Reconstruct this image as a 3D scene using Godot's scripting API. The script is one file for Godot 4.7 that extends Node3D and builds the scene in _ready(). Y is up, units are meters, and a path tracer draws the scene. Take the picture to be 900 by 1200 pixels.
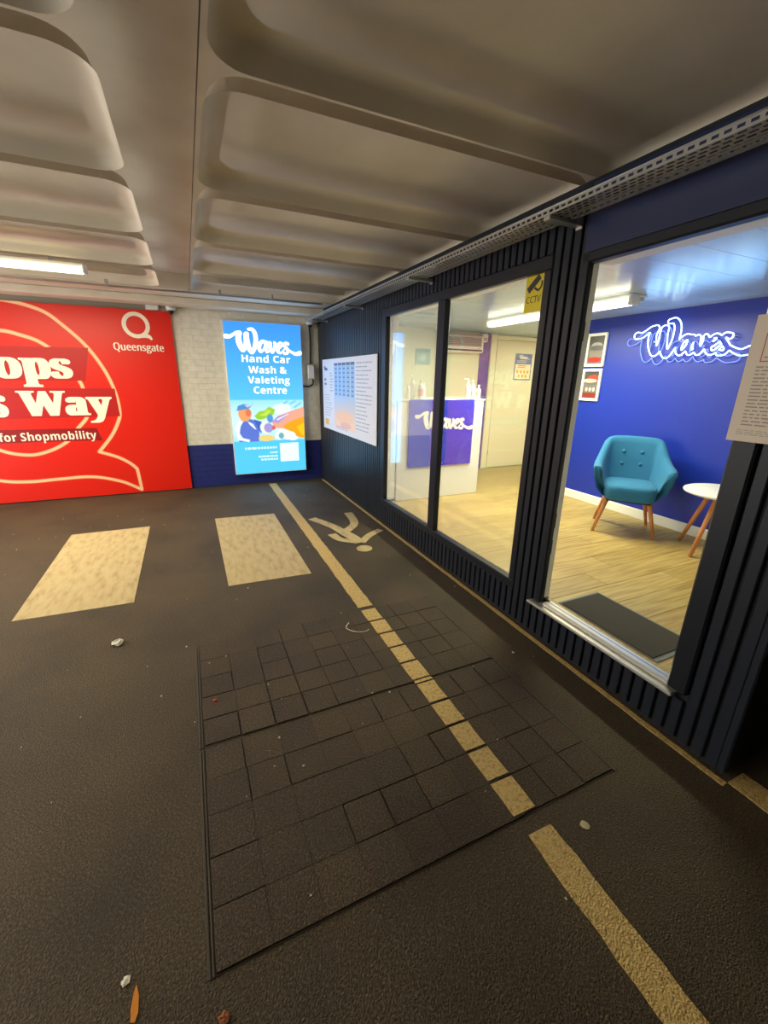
extends Node3D

# ---------------------------------------------------------------- helpers
var taken := {}
var rng := RandomNumberGenerator.new()
var M := {}

func numbered(called: String) -> String:
	if not taken.has(called):
		taken[called] = 0
		return called
	taken[called] += 1
	return "%s_%03d" % [called, taken[called]]

func tag(o: Node, label := "", category := "", group := "", kind := "") -> void:
	if label != "": o.set_meta("label", label)
	if category != "": o.set_meta("category", category)
	if group != "": o.set_meta("group", group)
	if kind != "": o.set_meta("kind", kind)

func thing(called: String, label: String, category: String, at := Vector3.ZERO, turn := 0.0, group := "") -> Node3D:
	var o := Node3D.new()
	o.name = numbered(called)
	add_child(o)
	o.position = at
	o.rotation.y = turn
	tag(o, label, category, group)
	return o

func struct(called: String, at := Vector3.ZERO, turn := 0.0) -> Node3D:
	var o := Node3D.new()
	o.name = numbered(called)
	add_child(o)
	o.position = at
	o.rotation.y = turn
	tag(o, "", "", "", "structure")
	return o

func part(called: String, mesh: Mesh, mat: Material, parent: Node, at := Vector3.ZERO, rot := Vector3.ZERO) -> MeshInstance3D:
	var m := MeshInstance3D.new()
	m.name = called if parent != self else numbered(called)
	m.mesh = mesh
	m.material_override = mat
	m.cast_shadow = GeometryInstance3D.SHADOW_CASTING_SETTING_ON
	parent.add_child(m, true)
	m.position = at
	m.rotation = rot
	return m

func st_new() -> SurfaceTool:
	var st := SurfaceTool.new()
	st.begin(Mesh.PRIMITIVE_TRIANGLES)
	return st

func poly(st: SurfaceTool, pts: Array, n: Vector3) -> void:
	# flat convex polygon; front is clockwise seen from n
	var c: Vector3 = (pts[1] - pts[0]).cross(pts[2] - pts[0])
	var p := pts
	if c.dot(n) > 0.0:
		p = pts.duplicate()
		p.reverse()
	for i in range(1, p.size() - 1):
		for q in [p[0], p[i], p[i + 1]]:
			st.set_normal(n)
			st.set_uv(Vector2(q.x + q.z, q.y))
			st.add_vertex(q)

func add_box(st: SurfaceTool, c: Vector3, s: Vector3, bevel := 0.0) -> void:
	var h := s * 0.5
	var b: float = min(bevel, min(h.x, min(h.y, h.z)) * 0.9)
	for ax in 3:
		for sg in [-1.0, 1.0]:
			var n := Vector3.ZERO
			n[ax] = sg
			var u := (ax + 1) % 3
			var v := (ax + 2) % 3
			var pts := []
			for k in [[-1, -1], [1, -1], [1, 1], [-1, 1]]:
				var p := Vector3.ZERO
				p[ax] = sg * h[ax]
				p[u] = k[0] * (h[u] - b)
				p[v] = k[1] * (h[v] - b)
				pts.append(c + p)
			poly(st, pts, n)
	if b <= 0.0: return
	for ax in 3:
		var u := (ax + 1) % 3
		var v := (ax + 2) % 3
		for k in [[-1, -1], [1, -1], [1, 1], [-1, 1]]:
			var n := Vector3.ZERO
			n[u] = k[0]
			n[v] = k[1]
			var pts := []
			for e in [[-1, 0], [1, 0], [1, 1], [-1, 1]]:
				var p := Vector3.ZERO
				p[ax] = e[0] * (h[ax] - b)
				p[u] = k[0] * (h[u] - (b if e[1] == 0 else 0.0))
				p[v] = k[1] * (h[v] - (0.0 if e[1] == 0 else b))
				pts.append(c + p)
			poly(st, pts, n.normalized())
	for sx in [-1.0, 1.0]:
		for sy in [-1.0, 1.0]:
			for sz in [-1.0, 1.0]:
				var s3 := Vector3(sx, sy, sz)
				poly(st, [c + s3 * Vector3(h.x, h.y - b, h.z - b), c + s3 * Vector3(h.x - b, h.y, h.z - b), c + s3 * Vector3(h.x - b, h.y - b, h.z)], s3.normalized())

func box_mesh(s: Vector3, bevel := 0.0, c := Vector3.ZERO) -> ArrayMesh:
	var st := st_new()
	add_box(st, c, s, bevel)
	return st.commit()

# box given by two corners
func span(a: Vector3, b: Vector3, bevel := 0.0) -> ArrayMesh:
	return box_mesh((b - a).abs(), bevel, (a + b) * 0.5)

func boxes(list: Array, bevel := 0.0) -> ArrayMesh:
	var st := st_new()
	for e in list:
		add_box(st, (e[0] + e[1]) * 0.5, (e[1] - e[0]).abs(), bevel)
	return st.commit()

# grid of points -> smooth surface; rows of equal length
func skin(st: SurfaceTool, rows: Array, close_u := false, close_v := false, flip := false) -> void:
	var nr := rows.size()
	var nc: int = rows[0].size()
	for i in (nr if close_v else nr - 1):
		for j in (nc if close_u else nc - 1):
			var a: Vector3 = rows[i][j]
			var b: Vector3 = rows[i][(j + 1) % nc]
			var c: Vector3 = rows[(i + 1) % nr][(j + 1) % nc]
			var d: Vector3 = rows[(i + 1) % nr][j]
			var q := [a, b, c, a, c, d] if not flip else [a, c, b, a, d, c]
			for k in q:
				st.add_vertex(k)

func finish(st: SurfaceTool, smooth := true) -> ArrayMesh:
	st.index()
	st.generate_normals()
	return st.commit()

func lathe(profile: Array, seg := 20) -> ArrayMesh:
	# profile: Vector2(r, y) from the top to the bottom along the outside
	var st := st_new()
	st.set_smooth_group(0)
	var rows := []
	for p in profile:
		var r := []
		for j in seg:
			var a := TAU * j / seg
			r.append(Vector3(max(p.x, 0.0002) * cos(a), p.y, max(p.x, 0.0002) * sin(a)))
		rows.append(r)
	skin(st, rows, true, false, true)
	return finish(st)

func add_tube(st: SurfaceTool, path: Array, r0: float, r1: float, seg := 8, closed := false) -> void:
	var rows := []
	var n := path.size()
	for i in n:
		var t: Vector3
		if closed:
			t = (path[(i + 1) % n] - path[(i - 1 + n) % n]).normalized()
		else:
			t = (path[min(i + 1, n - 1)] - path[max(i - 1, 0)]).normalized()
		var up := Vector3.UP if abs(t.y) < 0.9 else Vector3.RIGHT
		var u := t.cross(up).normalized()
		var v := t.cross(u).normalized()
		var r: float = lerp(r0, r1, float(i) / max(1, n - 1))
		var row := []
		for j in seg:
			var a := TAU * j / seg
			row.append(path[i] + u * cos(a) * r + v * sin(a) * r)
		rows.append(row)
	skin(st, rows, true, closed, true)
	if not closed:
		for e in [0, n - 1]:
			var c: Vector3 = path[e]
			for j in seg:
				var a: Vector3 = rows[e][j]
				var b: Vector3 = rows[e][(j + 1) % seg]
				var q := [c, b, a] if e == 0 else [c, a, b]
				if e == 0: q = [c, a, b]
				else: q = [c, b, a]
				for k in q:
					st.add_vertex(k)

func tube(path: Array, r0: float, r1 := -1.0, seg := 8, closed := false) -> ArrayMesh:
	var st := st_new()
	st.set_smooth_group(0)
	add_tube(st, path, r0, r0 if r1 < 0.0 else r1, seg, closed)
	return finish(st)

func catmull(pts: Array, per := 6) -> Array:
	# pts: Vector3 (x, y, width) or any Vector3
	var out := []
	var n := pts.size()
	for i in n - 1:
		var p0: Vector3 = pts[max(i - 1, 0)]
		var p1: Vector3 = pts[i]
		var p2: Vector3 = pts[i + 1]
		var p3: Vector3 = pts[min(i + 2, n - 1)]
		for k in per:
			var t := float(k) / per
			out.append(0.5 * ((2.0 * p1) + (p2 - p0) * t + (2.0 * p0 - 5.0 * p1 + 4.0 * p2 - p3) * t * t + (3.0 * p1 - p0 - 3.0 * p2 + p3) * t * t * t))
	out.append(pts[n - 1])
	return out

# flat polygon fan lying in z = h, facing +z
func flat_tri(st: SurfaceTool, a: Vector2, b: Vector2, c: Vector2, h := 0.0) -> void:
	poly(st, [Vector3(a.x, a.y, h), Vector3(b.x, b.y, h), Vector3(c.x, c.y, h)], Vector3.BACK)

func flat_poly(pts: PackedVector2Array, h := 0.0, st: SurfaceTool = null) -> ArrayMesh:
	var own := st == null
	if own: st = st_new()
	var idx := Geometry2D.triangulate_polygon(pts)
	for i in range(0, idx.size(), 3):
		flat_tri(st, pts[idx[i]], pts[idx[i + 1]], pts[idx[i + 2]], h)
	return st.commit() if own else null

func add_ribbon(st: SurfaceTool, s: Array, h := 0.0, caps := true) -> void:
	# s: Vector3(x, y, full width)
	var l := []
	var r := []
	for i in s.size():
		var a: Vector3 = s[max(i - 1, 0)]
		var b: Vector3 = s[min(i + 1, s.size() - 1)]
		var d := Vector2(b.x - a.x, b.y - a.y).normalized()
		var n: Vector2 = Vector2(-d.y, d.x) * s[i].z * 0.5
		l.append(Vector2(s[i].x, s[i].y) + n)
		r.append(Vector2(s[i].x, s[i].y) - n)
	for i in s.size() - 1:
		flat_tri(st, l[i], r[i], r[i + 1], h)
		flat_tri(st, l[i], r[i + 1], l[i + 1], h)
	if caps:
		for e in [s[0], s[s.size() - 1]]:
			for k in 10:
				var c := Vector2(e.x, e.y)
				flat_tri(st, c, c + Vector2.from_angle(TAU * k / 10) * e.z * 0.5, c + Vector2.from_angle(TAU * (k + 1) / 10) * e.z * 0.5, h - 0.00012)

# the brush script logo; x runs -0.5 .. 0.5 for its full width
func script_strokes() -> Array:
	var raw := [
		[[62, 202, 44], [95, 203, 34], [130, 184, 28], [160, 166, 30], [188, 168, 44]],
		[[190, 168, 46], [175, 210, 52], [183, 265, 56], [206, 322, 40], [234, 292, 40], [250, 225, 46], [258, 172, 40]],
		[[250, 175, 46], [252, 230, 54], [268, 300, 48], [293, 342, 34], [320, 300, 40], [338, 235, 44], [336, 170, 42], [312, 130, 34], [276, 130, 26]],
		[[436, 244, 32], [405, 234, 34], [376, 260, 38], [366, 300, 38], [380, 330, 28], [404, 314, 22], [430, 272, 22]],
		[[440, 240, 36], [430, 290, 36], [440, 328, 30], [462, 320, 18]],
		[[474, 246, 38], [476, 292, 40], [492, 332, 28], [514, 300, 28], [526, 262, 34], [520, 240, 28]],
		[[545, 300, 20], [578, 280, 24], [598, 254, 26], [578, 238, 22], [552, 262, 32], [545, 304, 38], [562, 334, 26], [590, 328, 18], [614, 300, 14]],
		[[654, 246, 32], [630, 238, 24], [616, 258, 30], [634, 284, 34], [652, 312, 32], [640, 338, 24], [614, 338, 30]],
		[[650, 300, 20], [688, 324, 26], [730, 340, 34], [772, 330, 46]],
	]
	var out := []
	for s in raw:
		var p := []
		for q in s:
			p.append(Vector3((q[0] - 417.0) / 735.0, (235.0 - q[1]) / 735.0, q[2] / 735.0))
		out.append(catmull(p, 7))
	return out

func script_mesh(width: float, h := 0.0) -> ArrayMesh:
	var st := st_new()
	var up := h
	for s in script_strokes():
		var q := []
		for p in s:
			q.append(p * width)
		add_ribbon(st, q, up)
		up += 0.0003
	return st.commit()

# outline tubes of the script: marching squares over the distance to its strokes
func script_outline(width: float, radius: float, shrink: float) -> ArrayMesh:
	var nx := 200
	var ny := 76
	var x0 := -0.54
	var y0 := -0.2
	var step := 1.08 / nx
	var f := PackedFloat32Array()
	f.resize((nx + 1) * (ny + 1))
	f.fill(1.0)
	for s in script_strokes():
		for i in s.size() - 1:
			var a := Vector2(s[i].x, s[i].y)
			var b := Vector2(s[i + 1].x, s[i + 1].y)
			var reach: float = max(s[i].z, s[i + 1].z) * 0.5 + step * 3.0
			var lo := a.min(b) - Vector2(reach, reach)
			var hi := a.max(b) + Vector2(reach, reach)
			for iy in range(max(0, int((lo.y - y0) / step)), min(ny, int((hi.y - y0) / step) + 1) + 1):
				for ix in range(max(0, int((lo.x - x0) / step)), min(nx, int((hi.x - x0) / step) + 1) + 1):
					var p := Vector2(x0 + ix * step, y0 + iy * step)
					var c := Geometry2D.get_closest_point_to_segment(p, a, b)
					var t: float = 0.0 if a.is_equal_approx(b) else a.distance_to(c) / a.distance_to(b)
					var d: float = p.distance_to(c) - lerp(s[i].z, s[i + 1].z, t) * 0.5 + shrink
					var k := iy * (nx + 1) + ix
					f[k] = min(f[k], d)
	var st := st_new()
	st.set_smooth_group(0)
	for iy in ny:
		for ix in nx:
			var v := [f[iy * (nx + 1) + ix], f[iy * (nx + 1) + ix + 1], f[(iy + 1) * (nx + 1) + ix + 1], f[(iy + 1) * (nx + 1) + ix]]
			var o := [Vector2(ix, iy), Vector2(ix + 1, iy), Vector2(ix + 1, iy + 1), Vector2(ix, iy + 1)]
			var cross := []
			for e in 4:
				var g := (e + 1) % 4
				if (v[e] < 0.0) != (v[g] < 0.0):
					cross.append(o[e].lerp(o[g], v[e] / (v[e] - v[g])))
			for k in range(0, cross.size() - 1, 2):
				var p: Vector2 = cross[k] * step + Vector2(x0, y0)
				var q: Vector2 = cross[k + 1] * step + Vector2(x0, y0)
				if p.distance_to(q) > 0.0004:
					add_tube(st, [Vector3(p.x, p.y, 0) * width, Vector3(q.x, q.y, 0) * width], radius, radius, 6)
	return finish(st)

var fonts := {}
func font(kind: String, bold: bool) -> SystemFont:
	var key := kind + str(bold)
	if not fonts.has(key):
		var f := SystemFont.new()
		f.font_names = PackedStringArray([kind])
		f.font_weight = 700 if bold else 400
		fonts[key] = f
	return fonts[key]

# lettering as one flat mesh fitted to a box: left x, baseline y, width, cap height
func text_mesh(s: String, kind: String, bold: bool, fatten := 0.0) -> ArrayMesh:
	var t := TextMesh.new()
	t.text = s
	t.font = font(kind, bold)
	t.font_size = 64
	t.pixel_size = 0.01
	t.depth = 0.0
	t.curve_step = 1.0
	t.horizontal_alignment = HORIZONTAL_ALIGNMENT_LEFT
	t.vertical_alignment = VERTICAL_ALIGNMENT_BOTTOM
	var st := st_new()
	var arr: Array = t.surface_get_arrays(0)
	var src := ArrayMesh.new()
	src.add_surface_from_arrays(Mesh.PRIMITIVE_TRIANGLES, arr)
	for k in ([0.0] if fatten == 0.0 else [-1.0, -0.5, 0.0, 0.5, 1.0]):
		st.append_from(src, 0, Transform3D(Basis(), Vector3(k * fatten, 0, 0.0004 * k)))
	return st.commit()

func write(s: String, mat: Material, parent: Node, left: float, bottom: float, width: float, height: float, z: float, kind := "Droid Sans", bold := true, fatten := 0.0, called := "lettering") -> MeshInstance3D:
	var m := text_mesh(s, kind, bold, fatten)
	var b := m.get_aabb()
	var o := part(called, m, mat, parent)
	var sx := width / b.size.x
	var sy := height / b.size.y
	o.scale = Vector3(sx, sy, 1.0)
	o.position = Vector3(left - b.position.x * sx, bottom - b.position.y * sy, z)
	return o

# ---------------------------------------------------------------- materials
func paint(c: Color, rough := 0.6, metal := 0.0) -> StandardMaterial3D:
	var m := StandardMaterial3D.new()
	m.albedo_color = c
	m.roughness = rough
	m.metallic = metal
	return m

func rgb(r: float, g: float, b: float) -> Color:
	return Color(r / 255.0, g / 255.0, b / 255.0)

func glow(c: Color, e: float) -> StandardMaterial3D:
	var m := paint(c, 0.5)
	m.emission_enabled = true
	m.emission = c
	m.emission_energy_multiplier = e
	return m

func noise_tex(freq: float, ramp: Array, seed_: int, size := 512, octaves := 4, type := FastNoiseLite.TYPE_SIMPLEX_SMOOTH) -> NoiseTexture2D:
	var n := FastNoiseLite.new()
	n.noise_type = type
	n.frequency = freq
	n.seed = seed_
	n.fractal_octaves = octaves
	var t := NoiseTexture2D.new()
	t.width = size
	t.height = size
	t.seamless = true
	t.noise = n
	if ramp.size():
		var g := Gradient.new()
		g.offsets = PackedFloat32Array(ramp.map(func(x): return x[0]))
		g.colors = PackedColorArray(ramp.map(func(x): return x[1]))
		t.color_ramp = g
	return t

func triplanar(m: StandardMaterial3D, scale: Vector3) -> void:
	m.uv1_triplanar = true
	m.uv1_world_triplanar = true
	m.uv1_scale = scale

func grey(v: float) -> Color:
	return Color(v, v, v)

func image_mat(img: Image, rough := 0.5, emit := 0.0) -> StandardMaterial3D:
	var t := ImageTexture.create_from_image(img)
	var m := paint(Color.WHITE, rough)
	m.albedo_texture = t
	m.texture_repeat = false
	if emit > 0.0:
		m.albedo_color = grey(0.25)
		m.emission_enabled = true
		m.emission = Color.BLACK
		m.emission_texture = t
		m.emission_energy_multiplier = emit
	return m

# a printed sheet in its own plane, facing +z, with the picture upright
func sheet(w: float, h: float, z := 0.0) -> ArrayMesh:
	var st := st_new()
	var v := [[-0.5, -0.5], [-0.5, 0.5], [0.5, 0.5], [-0.5, -0.5], [0.5, 0.5], [0.5, -0.5]]
	for k in v:
		st.set_normal(Vector3.BACK)
		st.set_uv(Vector2(k[0] + 0.5, 0.5 - k[1]))
		st.add_vertex(Vector3(k[0] * w, k[1] * h, z))
	return st.commit()

func fill(img: Image, pts: Array, c: Color) -> void:
	var y0 := 1e9
	var y1 := -1e9
	for p in pts:
		y0 = min(y0, p.y)
		y1 = max(y1, p.y)
	for y in range(max(0, int(y0)), min(img.get_height() - 1, int(y1)) + 1):
		var xs := []
		for i in pts.size():
			var a: Vector2 = pts[i]
			var b: Vector2 = pts[(i + 1) % pts.size()]
			var yc := y + 0.5
			if (a.y <= yc) != (b.y <= yc):
				xs.append(a.x + (yc - a.y) / (b.y - a.y) * (b.x - a.x))
		xs.sort()
		for k in range(0, xs.size() - 1, 2):
			var xa := int(round(xs[k]))
			var xb := int(round(xs[k + 1]))
			if xb > xa:
				img.fill_rect(Rect2i(xa, y, xb - xa, 1), c)

func oval(img: Image, c: Vector2, rx: float, ry: float, col: Color) -> void:
	var p := []
	for k in 28:
		p.append(c + Vector2(cos(TAU * k / 28) * rx, sin(TAU * k / 28) * ry))
	fill(img, p, col)

func scribble(img: Image, r: Rect2i, rows: int, c: Color, thick := 0.5, right := false) -> void:
	# lines of small print too small to read
	var dy := float(r.size.y) / rows
	for k in rows:
		var x := 0.0
		var w := r.size.x * rng.randf_range(0.6, 1.0)
		if right: x = r.size.x - w
		var end := x + w
		while x < end:
			var l: float = min(rng.randf_range(0.04, 0.16) * r.size.x, end - x)
			img.fill_rect(Rect2i(r.position.x + int(x), r.position.y + int(k * dy), int(max(1.0, l)), int(max(1.0, dy * thick))), c)
			x += l + max(1.5, 0.025 * r.size.x)

func blank(w: int, h: int, c: Color) -> Image:
	var i := Image.create(w, h, false, Image.FORMAT_RGBA8)
	i.fill(c)
	return i

func lamp(at: Vector3, rot: Vector3, size: Vector2, c: Color, e: float, parent: Node) -> void:
	var l := AreaLight3D.new()
	l.name = "lamp_light"
	l.area_size = size
	l.light_color = c
	l.light_energy = e
	l.area_range = 14.0
	l.area_attenuation = 2.0
	l.shadow_enabled = true
	parent.add_child(l, true)
	l.position = at
	l.rotation = rot

# ---------------------------------------------------------------- measures
const WALL_Z := -6.42
const SHOP_X := 1.85
const IN_Y := 0.25
const SOFFIT := 2.45
const BLUE_X := 3.98
const BACK_Z := -5.15
const FACE_WEST := -PI / 2   # a sheet turned so that it faces -x

func _ready() -> void:
	rng.seed = 7
	var cam := Camera3D.new()
	cam.name = "camera"
	cam.fov = 101.67
	cam.near = 0.02
	cam.far = 60.0
	add_child(cam)
	cam.position = Vector3(0, 1.55, 0)
	cam.rotation = Vector3(-0.310440, -0.430381, 0.016960)
	cam.current = true
	var we := WorldEnvironment.new()
	we.name = "world_environment"
	var env := Environment.new()
	env.background_mode = Environment.BG_COLOR
	env.background_color = rgb(255, 253, 246)
	env.background_energy_multiplier = 4.8
	env.tonemap_mode = Environment.TONE_MAPPER_LINEAR
	env.tonemap_exposure = 1.0
	env.sdfgi_enabled = true
	env.ssao_enabled = true
	env.ssil_enabled = true
	we.environment = env
	add_child(we)

	make_materials()
	car_park()
	facade()
	shop_shell()
	markings()
	covers()
	far_wall_things()
	facade_things()
	shop_things()
	litter()

func make_materials() -> void:
	var a := paint(Color.WHITE, 0.75)
	a.albedo_texture = noise_tex(0.085, [[0.0, grey(0.21)], [0.38, grey(0.31)], [0.55, grey(0.355)], [0.8, grey(0.47)], [1.0, grey(0.70)]], 3, 1024, 5)
	a.albedo_color = Color(0.90, 0.75, 0.51)
	triplanar(a, Vector3(1.1, 1.1, 1.1))
	a.detail_enabled = true
	a.detail_blend_mode = BaseMaterial3D.BLEND_MODE_MUL
	a.detail_uv_layer = BaseMaterial3D.DETAIL_UV_2
	a.detail_albedo = noise_tex(0.01, [[0.0, grey(0.72)], [0.5, grey(0.9)], [1.0, grey(1.0)]], 11, 512, 4)
	a.uv2_triplanar = true
	a.uv2_world_triplanar = true
	a.uv2_scale = Vector3(0.23, 0.23, 0.23)
	a.heightmap_enabled = true
	a.heightmap_texture = noise_tex(0.13, [], 5, 1024, 3)
	a.heightmap_scale = 0.4
	M.asphalt = a
	for k in 3:
		var p: StandardMaterial3D = a.duplicate()
		p.albedo_color = [Color(0.85, 0.69, 0.47), Color(0.80, 0.65, 0.45), Color(0.89, 0.73, 0.50)][k]
		M["paver%d" % k] = p
	M.joint = paint(rgb(60, 51, 41), 0.9)
	M.joint_frame = paint(rgb(66, 58, 48), 0.7)
	var y := paint(Color.WHITE, 0.7)
	y.albedo_texture = noise_tex(0.06, [[0.0, rgb(126, 98, 52)], [0.28, rgb(186, 154, 92)], [0.5, rgb(204, 172, 106)], [1.0, rgb(214, 184, 118)]], 21, 512, 5)
	triplanar(y, Vector3(1.6, 1.6, 1.6))
	y.heightmap_enabled = true
	y.heightmap_texture = noise_tex(0.15, [], 6, 512, 3)
	y.heightmap_scale = 0.5
	M.road_yellow = y
	var w := paint(Color.WHITE, 0.75)
	w.albedo_texture = noise_tex(0.02, [[0.0, rgb(158, 134, 92)], [0.3, rgb(180, 158, 113)], [0.55, rgb(188, 167, 122)], [1.0, rgb(196, 176, 131)]], 31, 512, 5)
	triplanar(w, Vector3(1.6, 1.2, 0.45))
	M.road_white = w
	var c := paint(Color.WHITE, 0.85)
	c.albedo_texture = noise_tex(0.012, [[0.0, rgb(216, 204, 184)], [0.5, rgb(222, 211, 192)], [1.0, rgb(227, 217, 199)]], 41, 512, 5)
	triplanar(c, Vector3(0.4, 0.4, 0.4))
	M.concrete = c
	var bw := paint(Color.WHITE, 0.7)
	bw.albedo_texture = noise_tex(0.02, [[0.0, rgb(222, 216, 198)], [0.5, rgb(234, 228, 212)], [1.0, rgb(240, 235, 222)]], 51, 512, 4)
	triplanar(bw, Vector3(1.0, 1.0, 1.0))
	M.brick_white = bw
	M.brick_blue = paint(rgb(30, 42, 118), 0.6)
	M.wall_grey = paint(rgb(150, 142, 128), 0.8)
	M.navy = paint(rgb(35, 39, 47), 0.4)
	M.navy.metallic_specular = 0.32
	M.navy_gap = paint(rgb(14, 16, 22), 0.7)
	M.navy_gloss = paint(rgb(17, 31, 72), 0.35)
	M.frame = paint(rgb(27, 30, 37), 0.4)
	M.frame.metallic_specular = 0.35
	var g := paint(Color(1, 1, 1, 0.04), 0.0)
	g.transparency = BaseMaterial3D.TRANSPARENCY_ALPHA
	M.glass = g
	var wood := paint(Color.WHITE, 0.42)
	wood.albedo_texture = noise_tex(0.02, [[0.0, rgb(160, 122, 66)], [0.3, rgb(186, 148, 86)], [0.55, rgb(202, 166, 102)], [1.0, rgb(214, 182, 120)]], 61, 512, 5)
	triplanar(wood, Vector3(0.2, 1.0, 3.2))
	for k in 4:
		var v: StandardMaterial3D = wood.duplicate()
		v.albedo_color = [Color(0.90, 0.95, 0.91), Color(0.86, 0.91, 0.87), Color(0.88, 0.915, 0.87), Color(0.845, 0.88, 0.82)][k]
		v.uv1_offset = Vector3(k * 0.31, k * 0.2, k * 0.43)
		M["plank%d" % k] = v
	M.white = paint(rgb(234, 235, 230), 0.55)
	M.warm_white = paint(rgb(230, 232, 208), 0.5)
	M.pvc = paint(rgb(180, 196, 214), 0.2)
	M.plastic_white = paint(rgb(230, 230, 226), 0.4)
	M.plastic_grey = paint(rgb(176, 178, 176), 0.5)
	var sk := paint(rgb(214, 200, 60), 0.5)
	sk.backlight_enabled = true
	sk.backlight = rgb(240, 225, 70)
	M.sticker = sk
	M.black = paint(rgb(22, 22, 24), 0.5)
	M.blue_wall = paint(rgb(10, 42, 160), 0.4)
	M.purple = paint(rgb(66, 58, 170), 0.5)
	M.steel = paint(rgb(178, 178, 172), 0.38, 0.85)
	M.alu = paint(rgb(205, 203, 196), 0.3, 0.6)
	M.letter = paint(rgb(250, 240, 220), 0.5)
	M.letter_glow = glow(rgb(255, 255, 255), 1.0)
	M.lamp_on = glow(rgb(255, 244, 205), 3.0)
	M.lamp_in = glow(rgb(255, 248, 225), 3.2)
	var f := paint(rgb(34, 108, 152), 0.85)
	f.rim_enabled = true
	f.rim = 0.4
	f.heightmap_enabled = true
	f.heightmap_texture = noise_tex(0.3, [], 71, 512, 2)
	f.heightmap_scale = 0.15
	triplanar(f, Vector3(3, 3, 3))
	M.teal = f
	var lw := paint(Color.WHITE, 0.5)
	lw.albedo_texture = noise_tex(0.02, [[0.0, rgb(160, 96, 50)], [0.5, rgb(194, 128, 74)], [1.0, rgb(212, 150, 96)]], 81, 256, 4)
	triplanar(lw, Vector3(5, 0.9, 5))
	M.beech = lw
	var mt := paint(rgb(62, 58, 52), 0.95)
	mt.heightmap_enabled = true
	mt.heightmap_texture = noise_tex(0.3, [], 91, 512, 2)
	mt.heightmap_scale = 0.4
	triplanar(mt, Vector3(2, 2, 2))
	M.mat = mt
	M.mat_edge = paint(rgb(112, 116, 118), 0.7)

# ---------------------------------------------------------------- car park
func rounded(x0: float, x1: float, z0: float, z1: float, r: float, inset: float, y: float, seg: int) -> Array:
	# outline of a rounded rectangle, corner by corner
	var out := []
	var cs := [[x1, z1, 0.0], [x0, z1, PI / 2], [x0, z0, PI], [x1, z0, PI * 1.5]]
	var rr: float = max(r - inset * 0.3, 0.02)
	for c in cs:
		var cx: float = c[0] + (-(inset + rr) if c[0] == x1 else inset + rr)
		var cz: float = c[1] + (-(inset + rr) if c[1] == z1 else inset + rr)
		for k in seg + 1:
			var a: float = c[2] + PI / 2 * k / seg
			out.append(Vector3(cx + cos(a) * rr, y, cz + sin(a) * rr))
	return out

func coffer_mesh(cx0: float, cx1: float, cz0: float, cz1: float, x0: float, x1: float, z0: float, z1: float, r: float) -> ArrayMesh:
	var st := st_new()
	var seg := 8
	var hole := rounded(x0, x1, z0, z1, r, 0.0, SOFFIT, seg)
	var corner := [Vector3(cx1, SOFFIT, cz1), Vector3(cx0, SOFFIT, cz1), Vector3(cx0, SOFFIT, cz0), Vector3(cx1, SOFFIT, cz0)]
	for c in 4:
		for k in seg:
			poly(st, [corner[c], hole[c * (seg + 1) + k], hole[c * (seg + 1) + k + 1]], Vector3.DOWN)
		var e: Vector3 = hole[c * (seg + 1) + seg]
		var n: Vector3 = hole[((c + 1) % 4) * (seg + 1)]
		poly(st, [corner[c], e, n], Vector3.DOWN)
		poly(st, [corner[c], n, corner[(c + 1) % 4]], Vector3.DOWN)
	var soffit := st.commit()
	var s2 := st_new()
	s2.set_smooth_group(0)
	var rows := []
	for pr in [[0.0, 0.0], [0.006, 0.008], [0.012, 0.02], [0.024, 0.05], [0.034, 0.062], [0.05, 0.07], [0.075, 0.073], [0.1, 0.073]]:
		rows.append(rounded(x0, x1, z0, z1, r, pr[0], SOFFIT + pr[1], seg))
	skin(s2, rows, true, false, true)
	var last: Array = rows[rows.size() - 1]
	var mid := Vector3((x0 + x1) / 2, SOFFIT + 0.073, (z0 + z1) / 2)
	var curved := finish(s2)
	var st3 := st_new()
	for k in last.size():
		poly(st3, [mid, last[(k + 1) % last.size()], last[k]], Vector3.DOWN)
	st3.append_from(soffit, 0, Transform3D())
	st3.append_from(curved, 0, Transform3D())
	return st3.commit()

func batten(called: String, label: String, at: Vector3, turn: float, length: float, mat: Material, lc: Color, e: float, hung: float) -> void:
	var b := thing(called, label, "ceiling light", at, turn)
	part("body", box_mesh(Vector3(length, 0.035, 0.075), 0.006, Vector3(0, 0.045, 0)), M.plastic_white, b)
	var rows := []
	var st := st_new()
	st.set_smooth_group(0)
	for x in [-length / 2 + 0.03, length / 2 - 0.03]:
		var r := []
		for k in 13:
			var t := PI * k / 12
			r.append(Vector3(x, 0.028 - sin(t) * 0.045, cos(t) * 0.05))
		rows.append(r)
	skin(st, rows)
	for r in rows:
		for k in range(1, 12):
			for v in [r[0], r[k], r[k + 1]]:
				st.add_vertex(v)
	part("diffuser", finish(st), mat, b)
	for s in [-1, 1]:
		part("end_cap", box_mesh(Vector3(0.03, 0.075, 0.1), 0.01, Vector3(s * (length / 2 - 0.014), 0.022, 0)), M.plastic_white, b)
	if hung > 0.0:
		for s in [-0.34, 0.34]:
			part("bracket", box_mesh(Vector3(0.025, hung, 0.04), 0.003, Vector3(s * length, 0.062 + hung / 2, 0)), M.plastic_grey, b)
	lamp(Vector3(0, -0.026, 0), Vector3(-PI / 2, 0, 0), Vector2(length - 0.06, 0.09), lc, e, b)

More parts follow.
